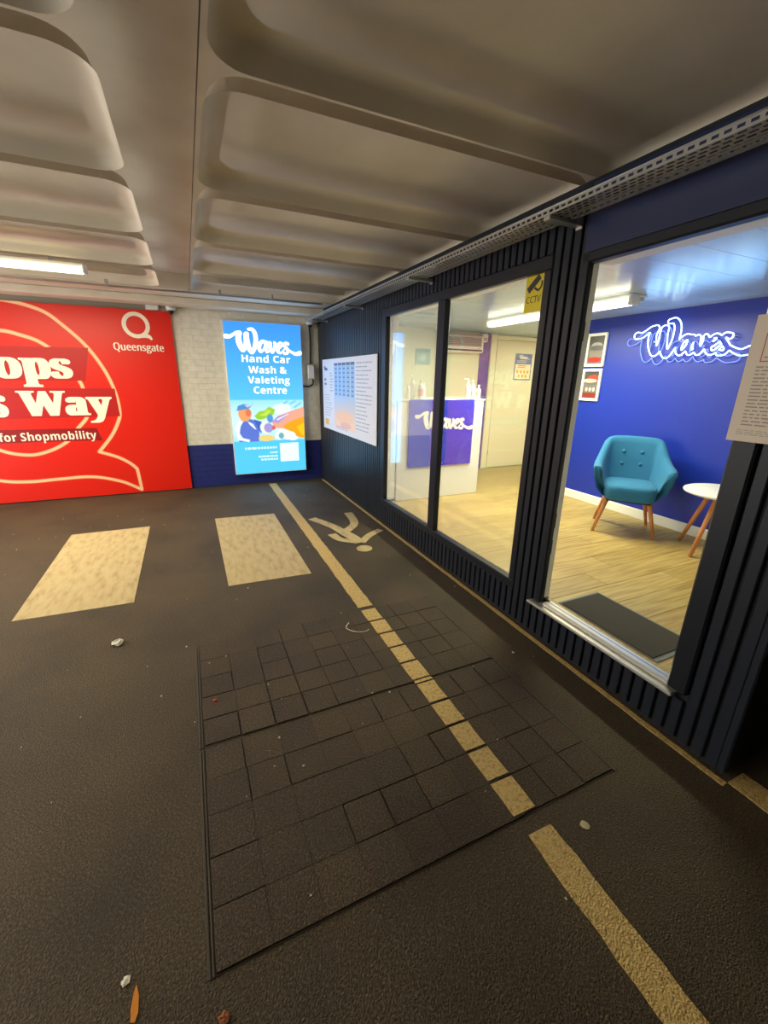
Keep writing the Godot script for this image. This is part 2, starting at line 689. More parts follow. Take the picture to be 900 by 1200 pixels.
func car_park() -> void:
	var fl := struct("floor")
	part("tarmac", span(Vector3(-4.1, -0.12, -6.6), Vector3(5.5, 0, 4.1)), M.asphalt, fl)

	# ceiling of precast units: coffers between ribs, wide joints between units
	var ce := struct("ceiling")
	var xs := [[-3.9, -2.06, -3.72, -2.06], [-2.06, 0.14, -1.78, -0.145], [0.14, 2.45, 0.16, 1.99]]
	for k in range(-4, 4):
		var near := -1.80 - 0.973 * k
		var far := near - 0.875
		for u in xs.size():
			var x = xs[u]
			var cx0: float = x[0]
			var cx1: float = x[1]
			if u == 0:
				cx1 = -1.9
			elif u == 1:
				cx0 = -1.9
			part("coffer", coffer_mesh(cx0, cx1, far - 0.098, near, x[2], x[3], far, near, 0.13), M.concrete, ce)
	part("end_beam", boxes([[Vector3(-4.1, SOFFIT, -6.6), Vector3(2.0, 2.7, -5.69)], [Vector3(-4.1, SOFFIT, 2.09), Vector3(5.5, 2.7, 4.1)], [Vector3(-4.1, SOFFIT, -5.7), Vector3(-3.9, 2.7, 2.1)], [Vector3(2.45, SOFFIT, -6.6), Vector3(5.5, 2.7, 2.1)]]), M.concrete, ce)
	part("slab", span(Vector3(-4.1, 2.62, -6.6), Vector3(5.5, 2.8, 4.1)), M.concrete, ce)
	# the open joint between two units shows as a thin dark line
	part("joint_gap", span(Vector3(0.1385, SOFFIT - 0.001, -5.69), Vector3(0.1412, SOFFIT + 0.01, 2.09)), M.joint, ce)

	# far wall: painted bricks between and beside the panels, blue below
	var wf := struct("wall_far")
	part("backing", span(Vector3(-4.1, 0, -6.6), Vector3(5.5, SOFFIT, WALL_Z - 0.006)), M.wall_grey, wf)
	var brick := {}
	for c in 32:
		var y0 := 0.006 + c * 0.0757
		if y0 + 0.07 > 2.44: break
		var off := 0.1125 if c % 2 == 1 else 0.0
		var x := -0.3 - off
		while x < 1.85:
			var a: float = max(x, -0.2)
			var b: float = min(x + 0.217, 1.846)
			if b - a > 0.03 and not (a > 0.62 and b < 1.46):
				var key := "%.3f" % (b - a)
				if not brick.has(key):
					brick[key] = box_mesh(Vector3(b - a + 0.003, 0.0735, 0.03), 0.0022)
				part("brick", brick[key], M.brick_blue if y0 < 0.6 else M.brick_white, wf, Vector3((a + b) / 2, y0 + 0.036, WALL_Z - 0.0135 + rng.randf_range(-0.0012, 0.0012)))
			x += 0.225
	var jt := paint(rgb(226, 220, 204), 0.8)
	part("mortar", boxes([[Vector3(-0.2, 0.61, WALL_Z - 0.02), Vector3(1.85, SOFFIT, WALL_Z - 0.0035)]]), jt, wf)
	part("mortar", boxes([[Vector3(-0.2, 0.0, WALL_Z - 0.02), Vector3(1.85, 0.61, WALL_Z - 0.0035)]]), M.brick_blue, wf)
	part("wall_left", boxes([[Vector3(-4.1, 0, -6.42), Vector3(-3.95, SOFFIT, -6.2)], [Vector3(-4.1, 0, -1.3), Vector3(-3.95, SOFFIT, 4.1)], [Vector3(-4.1, 0, -3.7), Vector3(-3.95, SOFFIT, -3.4)]]), M.wall_grey, self).set_meta("kind", "structure")  # unseen wall, left open in wide gaps so daylight fills the car park
	part("wall_back", span(Vector3(-4.1, 0, 3.95), Vector3(5.5, SOFFIT, 4.1)), M.wall_grey, self).set_meta("kind", "structure")
	part("wall_side", span(Vector3(5.4, 0, -6.6), Vector3(5.5, SOFFIT, 4.1)), M.wall_grey, self).set_meta("kind", "structure")

	# downstand at the head of the far wall
	part("trim_1", span(Vector3(-3.95, 2.365, WALL_Z), Vector3(SHOP_X, SOFFIT, -6.12), 0.012), M.concrete, self).set_meta("kind", "structure")

	var warm := rgb(255, 246, 208)
	batten("batten_light", "lit fluorescent batten under a ceiling rib above the red panel", Vector3(-1.41, 2.36, -4.67), 0.0, 1.5, M.lamp_on, warm, 6.5, 0.03)
	batten("batten_light", "added unseen fluorescent batten light over the car bay beside the walkway", Vector3(-2.6, 2.36, -1.75), 0.0, 1.5, M.lamp_on, warm, 2.5, 0.03)  # fixture added out of view as extra light for the car park

	# conduit running under the ribs along the far bay
	var cd := thing("conduit_pipe", "thin grey steel conduit running across below the last ceiling ribs", "conduit", Vector3(0, 2.40, -5.45))
	part("tube", tube([Vector3(-3.9, 0, 0), Vector3(-1.0, -0.004, 0), Vector3(1.62, 0, 0)], 0.011), M.steel, cd)
	for x in [-3.0, -2.1, -0.62, 0.45, 1.02]:
		part("saddle_clip", box_mesh(Vector3(0.03, 0.06, 0.035), 0.004, Vector3(x, 0.022, 0)), M.steel, cd)

# ---------------------------------------------------------------- shop front
func facade() -> void:
	var w := struct("wall_right")
	var x0 := SHOP_X
	var x1 := SHOP_X + 0.08
	part("core", boxes([
		[Vector3(x0, 0, WALL_Z), Vector3(x1, SOFFIT, -4.03)],
		[Vector3(x0, 0, -4.03), Vector3(x1, IN_Y, -1.955)],
		[Vector3(x0, 2.14, -4.03), Vector3(x1, SOFFIT, -1.955)],
		[Vector3(x0, 0, -1.955), Vector3(x1, SOFFIT, -1.725)],
		[Vector3(x0, 0, -1.725), Vector3(x1, 0.235, -0.87)],
		[Vector3(x0, 2.115, -1.725), Vector3(x1, SOFFIT, -0.87)],
		[Vector3(x0, 0, -0.87), Vector3(x1, SOFFIT, -0.63)],
	]), M.navy_gap, w)
	part("head_infill", span(Vector3(x0 - 0.012, 2.41, WALL_Z), Vector3(x0 + 0.06, SOFFIT - 0.001, -0.60)), M.navy, w)
	var pitch := 0.0585
	var full := box_mesh(Vector3(0.02, 2.38, 0.044), 0.004)
	var low := box_mesh(Vector3(0.02, 0.205, 0.044), 0.004)
	var lowd := box_mesh(Vector3(0.02, 0.195, 0.044), 0.004)
	var high := box_mesh(Vector3(0.02, 0.235, 0.044), 0.004)
	var post := box_mesh(Vector3(0.02, 2.10, 0.044), 0.004)
	var sx := x0 - 0.009
	var z := -0.652
	while z > WALL_Z + 0.02:
		if z > -4.06 and z < -1.93:
			part("slat", low, M.navy, w, Vector3(sx, 0.1225, z))
			part("slat", high, M.navy, w, Vector3(sx, 2.305, z))
		elif z > -1.70 and z < -0.82:
			part("slat", lowd, M.navy, w, Vector3(sx, 0.1175, z))
		elif z >= -0.82:
			part("slat", post, M.navy, w, Vector3(sx, 1.07, z))
		else:
			part("slat", full, M.navy, w, Vector3(sx, 1.21, z))
		z -= pitch
	part("fascia", span(Vector3(x0 - 0.02, 2.125, -1.71), Vector3(x0, SOFFIT - 0.02, -0.63), 0.003), M.navy_gloss, w)
	part("corner_post", span(Vector3(x0 - 0.02, 0.02, -0.632), Vector3(x1, SOFFIT, -0.60), 0.006), M.navy, w)

	# return face of the shop round the corner
	var r := struct("wall_return")
	part("core", span(Vector3(x1, 0, -0.70), Vector3(5.45, SOFFIT, -0.625)), M.navy_gap, r)
	var rs := box_mesh(Vector3(0.044, 2.38, 0.02), 0.004)
	var x := x1 + 0.03
	while x < 3.2:
		part("slat", rs, M.navy, r, Vector3(x, 1.21, -0.616))
		x += pitch

	# two-light window
	var wi := struct("window_1")
	var fx0 := x0 - 0.028
	var fx1 := x0 + 0.02
	part("frame", boxes([
		[Vector3(fx0, 0.225, -4.08), Vector3(fx1, 0.285, -1.90)],
		[Vector3(fx0, 2.115, -4.08), Vector3(fx1, 2.185, -1.90)],
		[Vector3(fx0, 0.285, -4.08), Vector3(fx1, 2.115, -4.0)],
		[Vector3(fx0, 0.285, -1.956), Vector3(fx1, 2.115, -1.90)],
	], 0.006), M.frame, wi)
	part("mullion", span(Vector3(fx0, 0.285, -3.045), Vector3(fx1, 2.115, -2.935), 0.006), M.frame, wi)
	part("pane", span(Vector3(x0 + 0.012, 0.28, -4.01), Vector3(x0 + 0.013, 2.12, -3.04)), M.glass, wi)
	part("pane", span(Vector3(x0 + 0.012, 0.28, -2.93), Vector3(x0 + 0.013, 2.12, -1.95)), M.glass, wi)
	part("pane", span(Vector3(x0 + 0.03, 0.28, -4.01), Vector3(x0 + 0.031, 2.12, -3.04)), M.glass, wi)  # second sheet added on this side only, to strengthen the light box reflection
	part("lining", boxes([
		[Vector3(fx1, 2.12, -4.03), Vector3(x1 + 0.03, 2.145, -1.97)],
		[Vector3(fx1, 0.275, -4.03), Vector3(x1 + 0.03, 2.12, -4.0)],
		[Vector3(x0 + 0.04, 0.25, -1.975), Vector3(x1 + 0.01, 2.12, -1.955)],
	], 0.002), M.white, wi)

	# doorway with its open frame
	var d := struct("door_1")
	part("surround", boxes([
		[Vector3(x0 - 0.026, 0.25, -1.71), Vector3(x0 + 0.012, 2.14, -1.662)],
		[Vector3(x0 - 0.03, 0.25, -0.885), Vector3(x0 + 0.05, 2.14, -0.80)],
		[Vector3(x0 - 0.026, 2.095, -1.71), Vector3(x0 + 0.03, 2.145, -0.80)],
	], 0.008), M.frame, d)
	part("jamb", boxes([
		[Vector3(x0 + 0.012, 0.25, -1.727), Vector3(x1 + 0.01, 2.11, -1.702)],
		[Vector3(x0 + 0.06, 0.25, -0.87), Vector3(x1 + 0.04, 2.11, -0.84)],
		[Vector3(x0 + 0.03, 2.095, -1.66), Vector3(x1 + 0.04, 2.12, -0.84)],
	], 0.003), M.plastic_white, d)
	for y in [0.55, 0.72, 1.75]:
		part("strike_plate", span(Vector3(x0 + 0.03, y, -1.703), Vector3(x0 + 0.05, y + 0.09, -1.699)), M.black, d)
	part("sill", boxes([
		[Vector3(x0 - 0.05, 0.222, -1.75), Vector3(x0 + 0.02, 0.238, -0.845)],
		[Vector3(x0 - 0.012, 0.238, -1.65), Vector3(x0 + 0.02, 0.262, -0.885)],
		[Vector3(x0 + 0.028, 0.235, -1.65), Vector3(x0 + 0.055, 0.256, -0.885)],
	], 0.004), M.alu, d)

	part("threshold_strip", span(Vector3(x0 + 0.055, 0.2352, -1.70), Vector3(x1, IN_Y, -0.87)), M.plank1, d)

	# perforated cable tray hung above the shop front
	var t := thing("cable_tray", "long perforated galvanised cable tray above the navy shop front", "cable tray")
	var st := st_new()
	var f := st_new()
	var yb := 2.28
	var xa := 1.612
	var p := 0.036
	var z0 := -6.25
	var n := int((0.9 + 6.3) / p)
	for i in n:
		var za := z0 + i * p
		for k in 6:
			var a := xa + k * 0.025
			var shift := 0.0 if k % 2 == 0 else 0.5 * p
			var zb := za + shift
			var hx := 0.0055
			var hz := 0.0125
			var cx := a + 0.0125
			var cz := zb + p / 2
			for q in [[a, cx - hx, zb, zb + p], [cx + hx, a + 0.025, zb, zb + p], [cx - hx, cx + hx, zb, cz - hz], [cx - hx, cx + hx, cz + hz, zb + p]]:
				poly(st, [Vector3(q[0], yb, q[2]), Vector3(q[1], yb, q[2]), Vector3(q[1], yb, q[3]), Vector3(q[0], yb, q[3])], Vector3.DOWN)
		var cz2 := za + p / 2
		for q in [[yb, yb + 0.009, za, za + p], [yb + 0.019, yb + 0.028, za, za + p], [yb + 0.009, yb + 0.019, za, cz2 - 0.011], [yb + 0.009, yb + 0.019, cz2 + 0.011, za + p]]:
			for xx in [xa, xa + 0.15]:
				poly(f, [Vector3(xx, q[0], q[2]), Vector3(xx, q[1], q[2]), Vector3(xx, q[1], q[3]), Vector3(xx, q[0], q[3])], Vector3.LEFT)
	part("tray_base", st.commit(), M.steel, t)
	part("flange", f.commit(), M.steel, t)
	part("rolled_edge", tube([Vector3(xa, yb + 0.029, z0), Vector3(xa, yb + 0.029, z0 + n * p)], 0.003), M.steel, t)
	for zz in [-1.75, -3.15, -4.6, -5.9]:
		part("bracket", boxes([[Vector3(xa - 0.004, yb - 0.02, zz - 0.02), Vector3(x0 - 0.03, yb - 0.002, zz + 0.02)], [Vector3(x0 - 0.036, yb - 0.03, zz - 0.02), Vector3(x0 - 0.03, yb - 0.002, zz + 0.02)]], 0.002), M.steel, t)
	part("cable", tube([Vector3(1.70, yb + 0.012, -6.24), Vector3(1.69, yb + 0.012, -3.0), Vector3(1.71, yb + 0.012, 0.8)], 0.009), M.black, t)

# ---------------------------------------------------------------- inside the shop
func shop_shell() -> void:
	var x1 := SHOP_X + 0.08
	var f := struct("floor")
	part("subfloor", span(Vector3(x1, 0.05, -5.25), Vector3(5.4, IN_Y - 0.012, -0.70)), M.wall_grey, f)
	var row := 0
	var z := -0.72
	var cut := {}
	while z > BACK_Z:
		var x: float = x1 - [0.2, 0.75, 0.45, 1.0][row % 4]
		var lim := 5.3 if z - 0.19 < -3.78 else BLUE_X
		while x < lim:
			var a: float = max(x, x1)
			var b: float = min(x + 1.25, lim)
			if b - a > 0.02:
				var key := "%.2f" % (b - a)
				if not cut.has(key):
					cut[key] = box_mesh(Vector3(b - a - 0.0015, 0.012, 0.1885), 0.0012)
				part("plank", cut[key], M["plank%d" % rng.randi_range(0, 3)], f, Vector3((a + b) / 2, IN_Y - 0.006, z - 0.095))
			x += 1.25
		z -= 0.19
		row += 1
	var c := struct("ceiling")
	var pz := -0.70
	var strip := box_mesh(Vector3(5.4 - x1 - 0.004, 0.012, 0.2488), 0.001)
	while pz > -5.2:
		part("lining_panel", strip, M.pvc, c, Vector3((x1 + 5.4) / 2, 2.176, pz - 0.125))
		pz -= 0.25
	part("slab", span(Vector3(x1, 2.182, -6.5), Vector3(5.45, 2.449, -0.70)), M.white, c)
	part("wall_blue", span(Vector3(BLUE_X, IN_Y - 0.01, -3.76), Vector3(BLUE_X + 0.12, 2.175, -0.70)), M.blue_wall, self).set_meta("kind", "structure")
	part("wall_alcove", span(Vector3(BLUE_X + 0.12, IN_Y - 0.01, -3.80), Vector3(5.4, 2.175, -3.70)), M.warm_white, self).set_meta("kind", "structure")
	part("wall_alcove_side", span(Vector3(5.3, IN_Y - 0.01, -5.2), Vector3(5.4, 2.175, -3.75)), M.warm_white, self).set_meta("kind", "structure")
	var wb := struct("wall_back_shop")
	part("plaster", span(Vector3(x1, IN_Y - 0.01, BACK_Z - 0.1), Vector3(5.4, 2.175, BACK_Z)), M.warm_white, wb)
	part("painted_pier", span(Vector3(3.80, IN_Y, BACK_Z), Vector3(3.965, 2.172, BACK_Z + 0.012)), M.purple, wb)
	part("wall_front_shop", span(Vector3(x1, IN_Y - 0.01, -0.74), Vector3(BLUE_X, 2.175, -0.70)), M.white, self).set_meta("kind", "structure")
	var li := struct("wall_lining")
	part("plaster", boxes([[Vector3(x1, IN_Y, BACK_Z), Vector3(x1 + 0.012, 2.17, -4.03)], [Vector3(x1, IN_Y, -1.97), Vector3(x1 + 0.008, 2.17, -1.73)]]), M.white, li)
	part("baseboard_blue", span(Vector3(BLUE_X - 0.018, IN_Y, -3.76), Vector3(BLUE_X, IN_Y + 0.095, -0.74), 0.005), M.white, self).set_meta("kind", "structure")

	var d := struct("door_2")
	part("frame", boxes([
		[Vector3(3.97, IN_Y, BACK_Z), Vector3(4.07, 2.15, BACK_Z + 0.03)],
		[Vector3(4.97, IN_Y, BACK_Z), Vector3(5.07, 2.15, BACK_Z + 0.03)],
		[Vector3(4.07, 2.10, BACK_Z), Vector3(4.97, 2.15, BACK_Z + 0.03)],
	], 0.006), M.warm_white, d)
	part("leaf", span(Vector3(4.085, IN_Y + 0.01, BACK_Z), Vector3(4.955, 2.09, BACK_Z + 0.018), 0.003), M.warm_white, d)
	part("handle", box_mesh(Vector3(0.11, 0.018, 0.03), 0.005, Vector3(4.88, 1.25, BACK_Z + 0.04)), M.steel, d)
	for y in [0.5, 1.2, 1.9]:
		part("hinge", box_mesh(Vector3(0.012, 0.09, 0.012), 0.003, Vector3(4.078, y, BACK_Z + 0.022)), M.steel, d)

	batten("batten_light", "lit fluorescent batten on the white shop ceiling before the door", Vector3(3.07, 2.108, -3.18), PI / 2, 1.7, M.lamp_in, rgb(250, 246, 204), 8.5, 0.0)
	batten("batten_light", "short added unseen fluorescent batten in the alcove beside the inner door", Vector3(4.72, 2.108, -4.3), PI / 2, 0.6, M.lamp_in, rgb(250, 240, 196), 1.0, 0.0)  # unseen fixture added to brighten the alcove and inner door
	var sd := thing("smoke_detector", "small white smoke detector on the shop ceiling beyond the batten end", "smoke detector", Vector3(3.17, 2.17, -2.38))
	part("base", lathe([Vector2(0, 0), Vector2(0.05, 0.0), Vector2(0.052, -0.015), Vector2(0, -0.015)]), M.plastic_white, sd)
	part("sensor_head", lathe([Vector2(0.04, -0.012), Vector2(0.036, -0.035), Vector2(0.02, -0.045), Vector2(0, -0.045)]), M.plastic_grey, sd)

# ---------------------------------------------------------------- road markings
func ground_poly(pts: PackedVector2Array, y: float) -> ArrayMesh:
	# a thin layer of paint: top face and edges; points are (x, z)
	var st := st_new()
	var idx := Geometry2D.triangulate_polygon(pts)
	for i in range(0, idx.size(), 3):
		var t := []
		for k in 3:
			var p := pts[idx[i + k]]
			t.append(Vector3(p.x, y + 0.0025, p.y))
		poly(st, t, Vector3.UP)
	for i in pts.size():
		var a := pts[i]
		var b := pts[(i + 1) % pts.size()]
		var n := Vector3(b.y - a.y, 0, a.x - b.x).normalized()
		poly(st, [Vector3(a.x, y, a.y), Vector3(b.x, y, b.y), Vector3(b.x, y + 0.0025, b.y), Vector3(a.x, y + 0.0025, a.y)], n)
	return st.commit()

func ragged(a: Vector2, b: Vector2, w: float, wob: float, step := 0.06) -> PackedVector2Array:
	# a painted strip from a to b with slightly uneven edges
	var d := (b - a).normalized()
	var n := Vector2(-d.y, d.x)
	var k := int(max(2.0, a.distance_to(b) / step))
	var l := []
	var r := []
	for i in k + 1:
		var p := a.lerp(b, float(i) / k)
		l.append(p + n * (w / 2 + rng.randf_range(-wob, wob)))
		r.append(p - n * (w / 2 + rng.randf_range(-wob, wob)))
	r.reverse()
	return PackedVector2Array(l + r)

func markings() -> void:
	var ln := thing("painted_line", "worn pale yellow walkway line running beside the shop front over the covers", "road marking")
	part("line_segment", ground_poly(ragged(Vector2(1.02, -6.3), Vector2(0.985, -2.43), 0.108, 0.003), 0.0), M.road_yellow, ln)
	part("line_segment", ground_poly(ragged(Vector2(0.985, -0.748), Vector2(0.95, 1.6), 0.108, 0.004), 0.0), M.road_yellow, ln)
	for cv in [-2.385, -1.585]:
		for k in 5:
			var za: float = cv + 0.155 * k + 0.008
			part("line_segment", ground_poly(ragged(Vector2(0.982, za), Vector2(0.98, za + 0.139), 0.102, 0.003), 0.0072), M.road_yellow, ln)
	part("line_segment", ground_poly(ragged(Vector2(0.982, -1.607), Vector2(0.982, -1.588), 0.10, 0.003, 0.01), 0.0072), M.road_yellow, ln)
	var kb := thing("painted_line", "dull tan painted edge line along the foot of the navy slatted wall", "road marking")
	part("line_segment", ground_poly(ragged(Vector2(1.808, -6.3), Vector2(1.808, -0.58), 0.03, 0.002), 0.0), M.road_yellow, kb)

	part("line_segment", ground_poly(ragged(Vector2(1.885, -0.58), Vector2(1.87, 1.6), 0.11, 0.003), 0.0), M.road_yellow, kb)
	var z1 := ground_poly(PackedVector2Array([Vector2(-1.211, -3.15), Vector2(-0.514, -3.12), Vector2(-0.523, -4.845), Vector2(-1.219, -4.851)]), 0.0)
	tag(part("zebra_stripe", z1, M.road_white, self), "cream zebra crossing stripe lying below the end of the red panel", "road marking", "zebra crossing stripes")
	var z2 := ground_poly(PackedVector2Array([Vector2(0.123, -3.12), Vector2(0.768, -3.093), Vector2(0.773, -4.809), Vector2(0.125, -4.863)]), 0.0)
	tag(part("zebra_stripe", z2, M.road_white, self), "cream zebra crossing stripe lying beside the yellow walkway line", "road marking", "zebra crossing stripes")

	var pd := thing("pedestrian_symbol", "cream painted walking figure on the tarmac beside the shop window", "road marking")
	var limbs := [
		["leg", [[1.14, -4.47, 0.1], [1.28, -4.13, 0.1], [1.345, -3.83, 0.11]]],
		["leg", [[1.60, -4.52, 0.1], [1.535, -4.13, 0.09], [1.35, -3.92, 0.1]]],
		["torso", [[1.33, -3.95, 0.1], [1.37, -3.72, 0.12], [1.385, -3.57, 0.11]]],
		["arm", [[1.20, -3.90, 0.09], [1.235, -3.72, 0.08], [1.37, -3.60, 0.08]]],
		["arm", [[1.72, -3.83, 0.08], [1.545, -3.72, 0.08], [1.40, -3.57, 0.08]]],
	]
	var lift := 0.0
	for l in limbs:
		var v := []
		for q in l[1]:
			v.append(Vector3(q[0], q[1], q[2]))
		var s := catmull(v, 4)
		var left := []
		var right := []
		for i in s.size():
			var a: Vector3 = s[max(i - 1, 0)]
			var b: Vector3 = s[min(i + 1, s.size() - 1)]
			var d := Vector2(b.x - a.x, b.y - a.y).normalized()
			var n: Vector2 = Vector2(-d.y, d.x) * s[i].z * 0.5
			left.append(Vector2(s[i].x, s[i].y) + n)
			right.append(Vector2(s[i].x, s[i].y) - n)
		right.reverse()
		lift += 0.0004
		part(l[0], ground_poly(PackedVector2Array(left + right), lift), M.road_white, pd)
	var hd := PackedVector2Array()
	for k in 22:
		hd.append(Vector2(1.372, -3.422) + Vector2(cos(TAU * k / 22) * 0.075, sin(TAU * k / 22) * 0.075))
	part("head", ground_poly(hd, 0.0), M.road_white, pd)

func covers() -> void:
	var where := [["recessed floor cover of square tarmac blocks nearer the zebra stripes", -2.385], ["recessed floor cover of square tarmac blocks beyond the bright threshold, with the deepest joints", -1.585]]
	where[1][0] = "recessed floor cover of dark square blocks nearest the bottom of the photo"
	var xa := -0.105
	var p := 0.155
	for c in where:
		var z0: float = c[1]
		var cv := thing("floor_cover", c[0], "floor cover", Vector3.ZERO, 0.0, "recessed floor covers")
		part("tray", span(Vector3(xa - 0.006, 0.0, z0 - 0.006), Vector3(xa + 10 * p + 0.006, 0.0012, z0 + 5 * p + 0.006)), M.joint, cv)
		for e in [[xa - 0.022, xa - 0.014, 0.004], [xa - 0.009, xa - 0.004, 0.0045], [xa + 10 * p + 0.002, xa + 10 * p + 0.01, 0.006]]:
			part("rim", span(Vector3(e[0], 0.0, z0 - 0.006), Vector3(e[1], e[2], z0 + 5 * p + 0.006), 0.001), M.joint_frame, cv)
		for i in 10:
			for k in 5:
				var gx: float = [0.001, 0.002, 0.008][rng.randi_range(0, 2)]
				var gz: float = [0.0008, 0.0015, 0.006][rng.randi_range(0, 2)]
				var h := rng.randf_range(0.0056, 0.0068)
				part("paver", box_mesh(Vector3(p - gx, h, p - gz), 0.0006), M["paver%d" % rng.randi_range(0, 2)], cv, Vector3(xa + (i + 0.5) * p, h / 2, z0 + (k + 0.5) * p), Vector3(rng.randf_range(-0.003, 0.003), 0, rng.randf_range(-0.003, 0.003)))

# ---------------------------------------------------------------- far wall
func far_wall_things() -> void:
	# red panel, its plane coordinates are the wall's own x and y
	var r := thing("advertising_sign", "large red advertising panel with cream lettering on the far wall", "sign", Vector3(0, 0, WALL_Z + 0.036))
	part("board", span(Vector3(-2.95, 0.012, -0.03), Vector3(-0.088, 2.302, -0.001), 0.003), paint(rgb(196, 26, 18), 0.4), r)
	var w := 1024
	var k := w / 2.862
	var h := int(2.29 * k)
	var img := blank(w, h, rgb(226, 28, 8))
	var px := func(x: float, y: float) -> Vector2: return Vector2((x + 2.95) * k, (2.302 - y) * k)
	var outer := [[-2.9, 1.2], [-2.75, 1.72], [-2.45, 2.1], [-2.1, 2.28], [-1.77, 2.31], [-1.43, 2.23], [-1.24, 2.08], [-1.04, 1.85], [-0.9, 1.58], [-0.83, 1.32], [-0.82, 1.08], [-0.86, 0.95], [-0.96, 0.78], [-1.12, 0.59]]
	var tail := [[-1.12, 0.59], [-0.93, 0.51], [-0.80, 0.42], [-0.73, 0.34]]
	var tip := [[-0.73, 0.34], [-0.722, 0.2], [-0.715, 0.05]]
	var under := [[-0.715, 0.05], [-0.93, 0.18], [-1.24, 0.27], [-1.59, 0.27], [-1.9, 0.26], [-2.19, 0.30], [-2.5, 0.45], [-2.75, 0.72], [-2.9, 1.2]]
	var inner := [[-1.17, 1.42], [-1.24, 1.6], [-1.36, 1.77], [-1.5, 1.89], [-1.65, 1.95], [-1.85, 1.99], [-2.15, 1.93], [-2.42, 1.68], [-2.52, 1.3], [-2.4, 0.92], [-2.12, 0.67], [-1.85, 0.59], [-1.63, 0.63], [-1.43, 0.74], [-1.29, 0.9], [-1.18, 1.03], [-1.14, 1.19], [-1.17, 1.42]]
	for line in [outer, tail, tip, under, inner]:
		var v := []
		for q in line:
			var c: Vector2 = px.call(q[0], q[1])
			v.append(Vector3(c.x, c.y, 0))
		for p in catmull(v, 24):
			for dy in range(-11, 12):
				for dx in range(-11, 12):
					var X := int(p.x) + dx
					var Y := int(p.y) + dy
					if X < 0 or Y < 0 or X >= w or Y >= h: continue
					var d := Vector2(X - p.x, Y - p.y).length()
					var a := clampf(1.0 - (d - 5.5) / 6.0, 0.0, 1.0)
					a = a * a
					if a <= 0.0: continue
					var t := Color(0.886 + 0.114 * a, 0.11 + 0.68 * a, 0.03 + 0.58 * a)
					if t.g > img.get_pixel(X, Y).g:
						img.set_pixel(X, Y, t)
	for b in [[[-2.95, 1.81], [-1.03, 1.84], [-1.12, 1.46], [-2.95, 1.45]], [[-2.95, 1.37], [-0.83, 1.37], [-0.82, 1.03], [-2.95, 1.01]], [[-2.95, 0.90], [-1.10, 0.89], [-1.06, 0.735], [-2.95, 0.745]]]:
		var q := []
		for p in b:
			q.append(px.call(p[0], p[1]))
		fill(img, q, rgb(188, 20, 22) if b[0][1] > 1.0 else rgb(150, 12, 18))
	part("print", sheet(2.862, 2.29), image_mat(img, 0.38), r, Vector3((-2.95 - 0.088) / 2, (0.012 + 2.302) / 2, 0.0))
	write("ops", M.letter, r, -1.98, 1.385, 0.75, 0.325, 0.002, "Droid Serif", true, 0.035)
	write("s", M.letter, r, -2.12, 1.04, 0.19, 0.25, 0.002, "Droid Serif", true, 0.035)
	write("Way", M.letter, r, -1.83, 0.955, 0.95, 0.385, 0.002, "Droid Serif", true, 0.035)
	write("for Shopmobility", M.letter, r, -2.09, 0.725, 0.975, 0.135, 0.002, "Droid Sans", true)
	write("Queensgate", M.letter, r, -0.765, 1.80, 0.555, 0.115, 0.002, "Droid Sans", false, 0.02)
	var st := st_new()
	var ring := []
	for i in 41:
		var a := TAU * i / 40
		ring.append(Vector3(-0.487 + cos(a) * 0.128, 2.125 + sin(a) * 0.128, 0.046))
	add_ribbon(st, ring, 0.0, false)
	var s2 := st_new()
	add_ribbon(s2, catmull([Vector3(-0.47, 2.0, 0.044), Vector3(-0.40, 2.008, 0.05), Vector3(-0.355, 1.995, 0.04), Vector3(-0.332, 1.962, 0.02)], 5), 0.0, false)
	part("logo_ring", st.commit(), M.letter, r, Vector3(0, 0, 0.002))
	part("logo_tail", s2.commit(), M.letter, r, Vector3(0, 0, 0.0024))

	# light box
	var lb := thing("light_box_sign", "tall glowing blue light box poster for the hand car wash", "sign", Vector3(1.043, 1.205, WALL_Z))
	part("case", box_mesh(Vector3(1.05, 2.09, 0.07), 0.004, Vector3(0, 0, 0.035)), M.plastic_white, lb)
	var art := blank(512, 1024, rgb(90, 190, 250))
	for y in 500:
		var t := y / 500.0
		art.fill_rect(Rect2i(0, y, 512, 1), rgb(62, 148, 246).lerp(rgb(92, 196, 252), t))
	for y in range(500, 800):
		art.fill_rect(Rect2i(0, y, 512, 1), rgb(150, 222, 246).lerp(rgb(205, 240, 240), sin((y - 500) / 300.0 * PI)))
	for y in range(790, 1024):
		art.fill_rect(Rect2i(0, y, 512, 1), rgb(84, 198, 240))
	var g := func(x: float, y: float) -> Vector2: return Vector2((x - 130.0) / 690.0 * 512.0, 500.0 + (y - 50.0) / 420.0 * 292.0)
	var pl := func(a: Array, c: Color) -> void:
		var q := []
		for e in a:
			q.append(g.call(e[0], e[1]))
		fill(art, q, c)
	for e in [[570, 150, 60, 50], [620, 130, 70, 40], [660, 180, 50, 40]]:
		oval(art, g.call(e[0], e[1]), e[2] * 0.74, e[3] * 0.7, rgb(226, 246, 246))
	for e in [[680, 90, 740, 60], [720, 130, 790, 80], [620, 90, 660, 60]]:
		pl.call([[e[0], e[1]], [e[2], e[3]], [e[2] + 10, e[3] + 6], [e[0] + 10, e[1] + 10]], rgb(110, 190, 226))
	pl.call([[340, 210], [390, 165], [440, 160], [480, 120], [540, 150], [520, 200], [450, 235], [400, 250], [360, 245]], rgb(150, 204, 66))
	pl.call([[380, 205], [430, 185], [470, 150], [500, 165], [450, 215]], rgb(196, 222, 70))
	pl.call([[500, 275], [560, 215], [680, 170], [820, 125], [820, 455], [760, 445], [700, 380], [600, 345], [520, 340]], rgb(244, 166, 140))
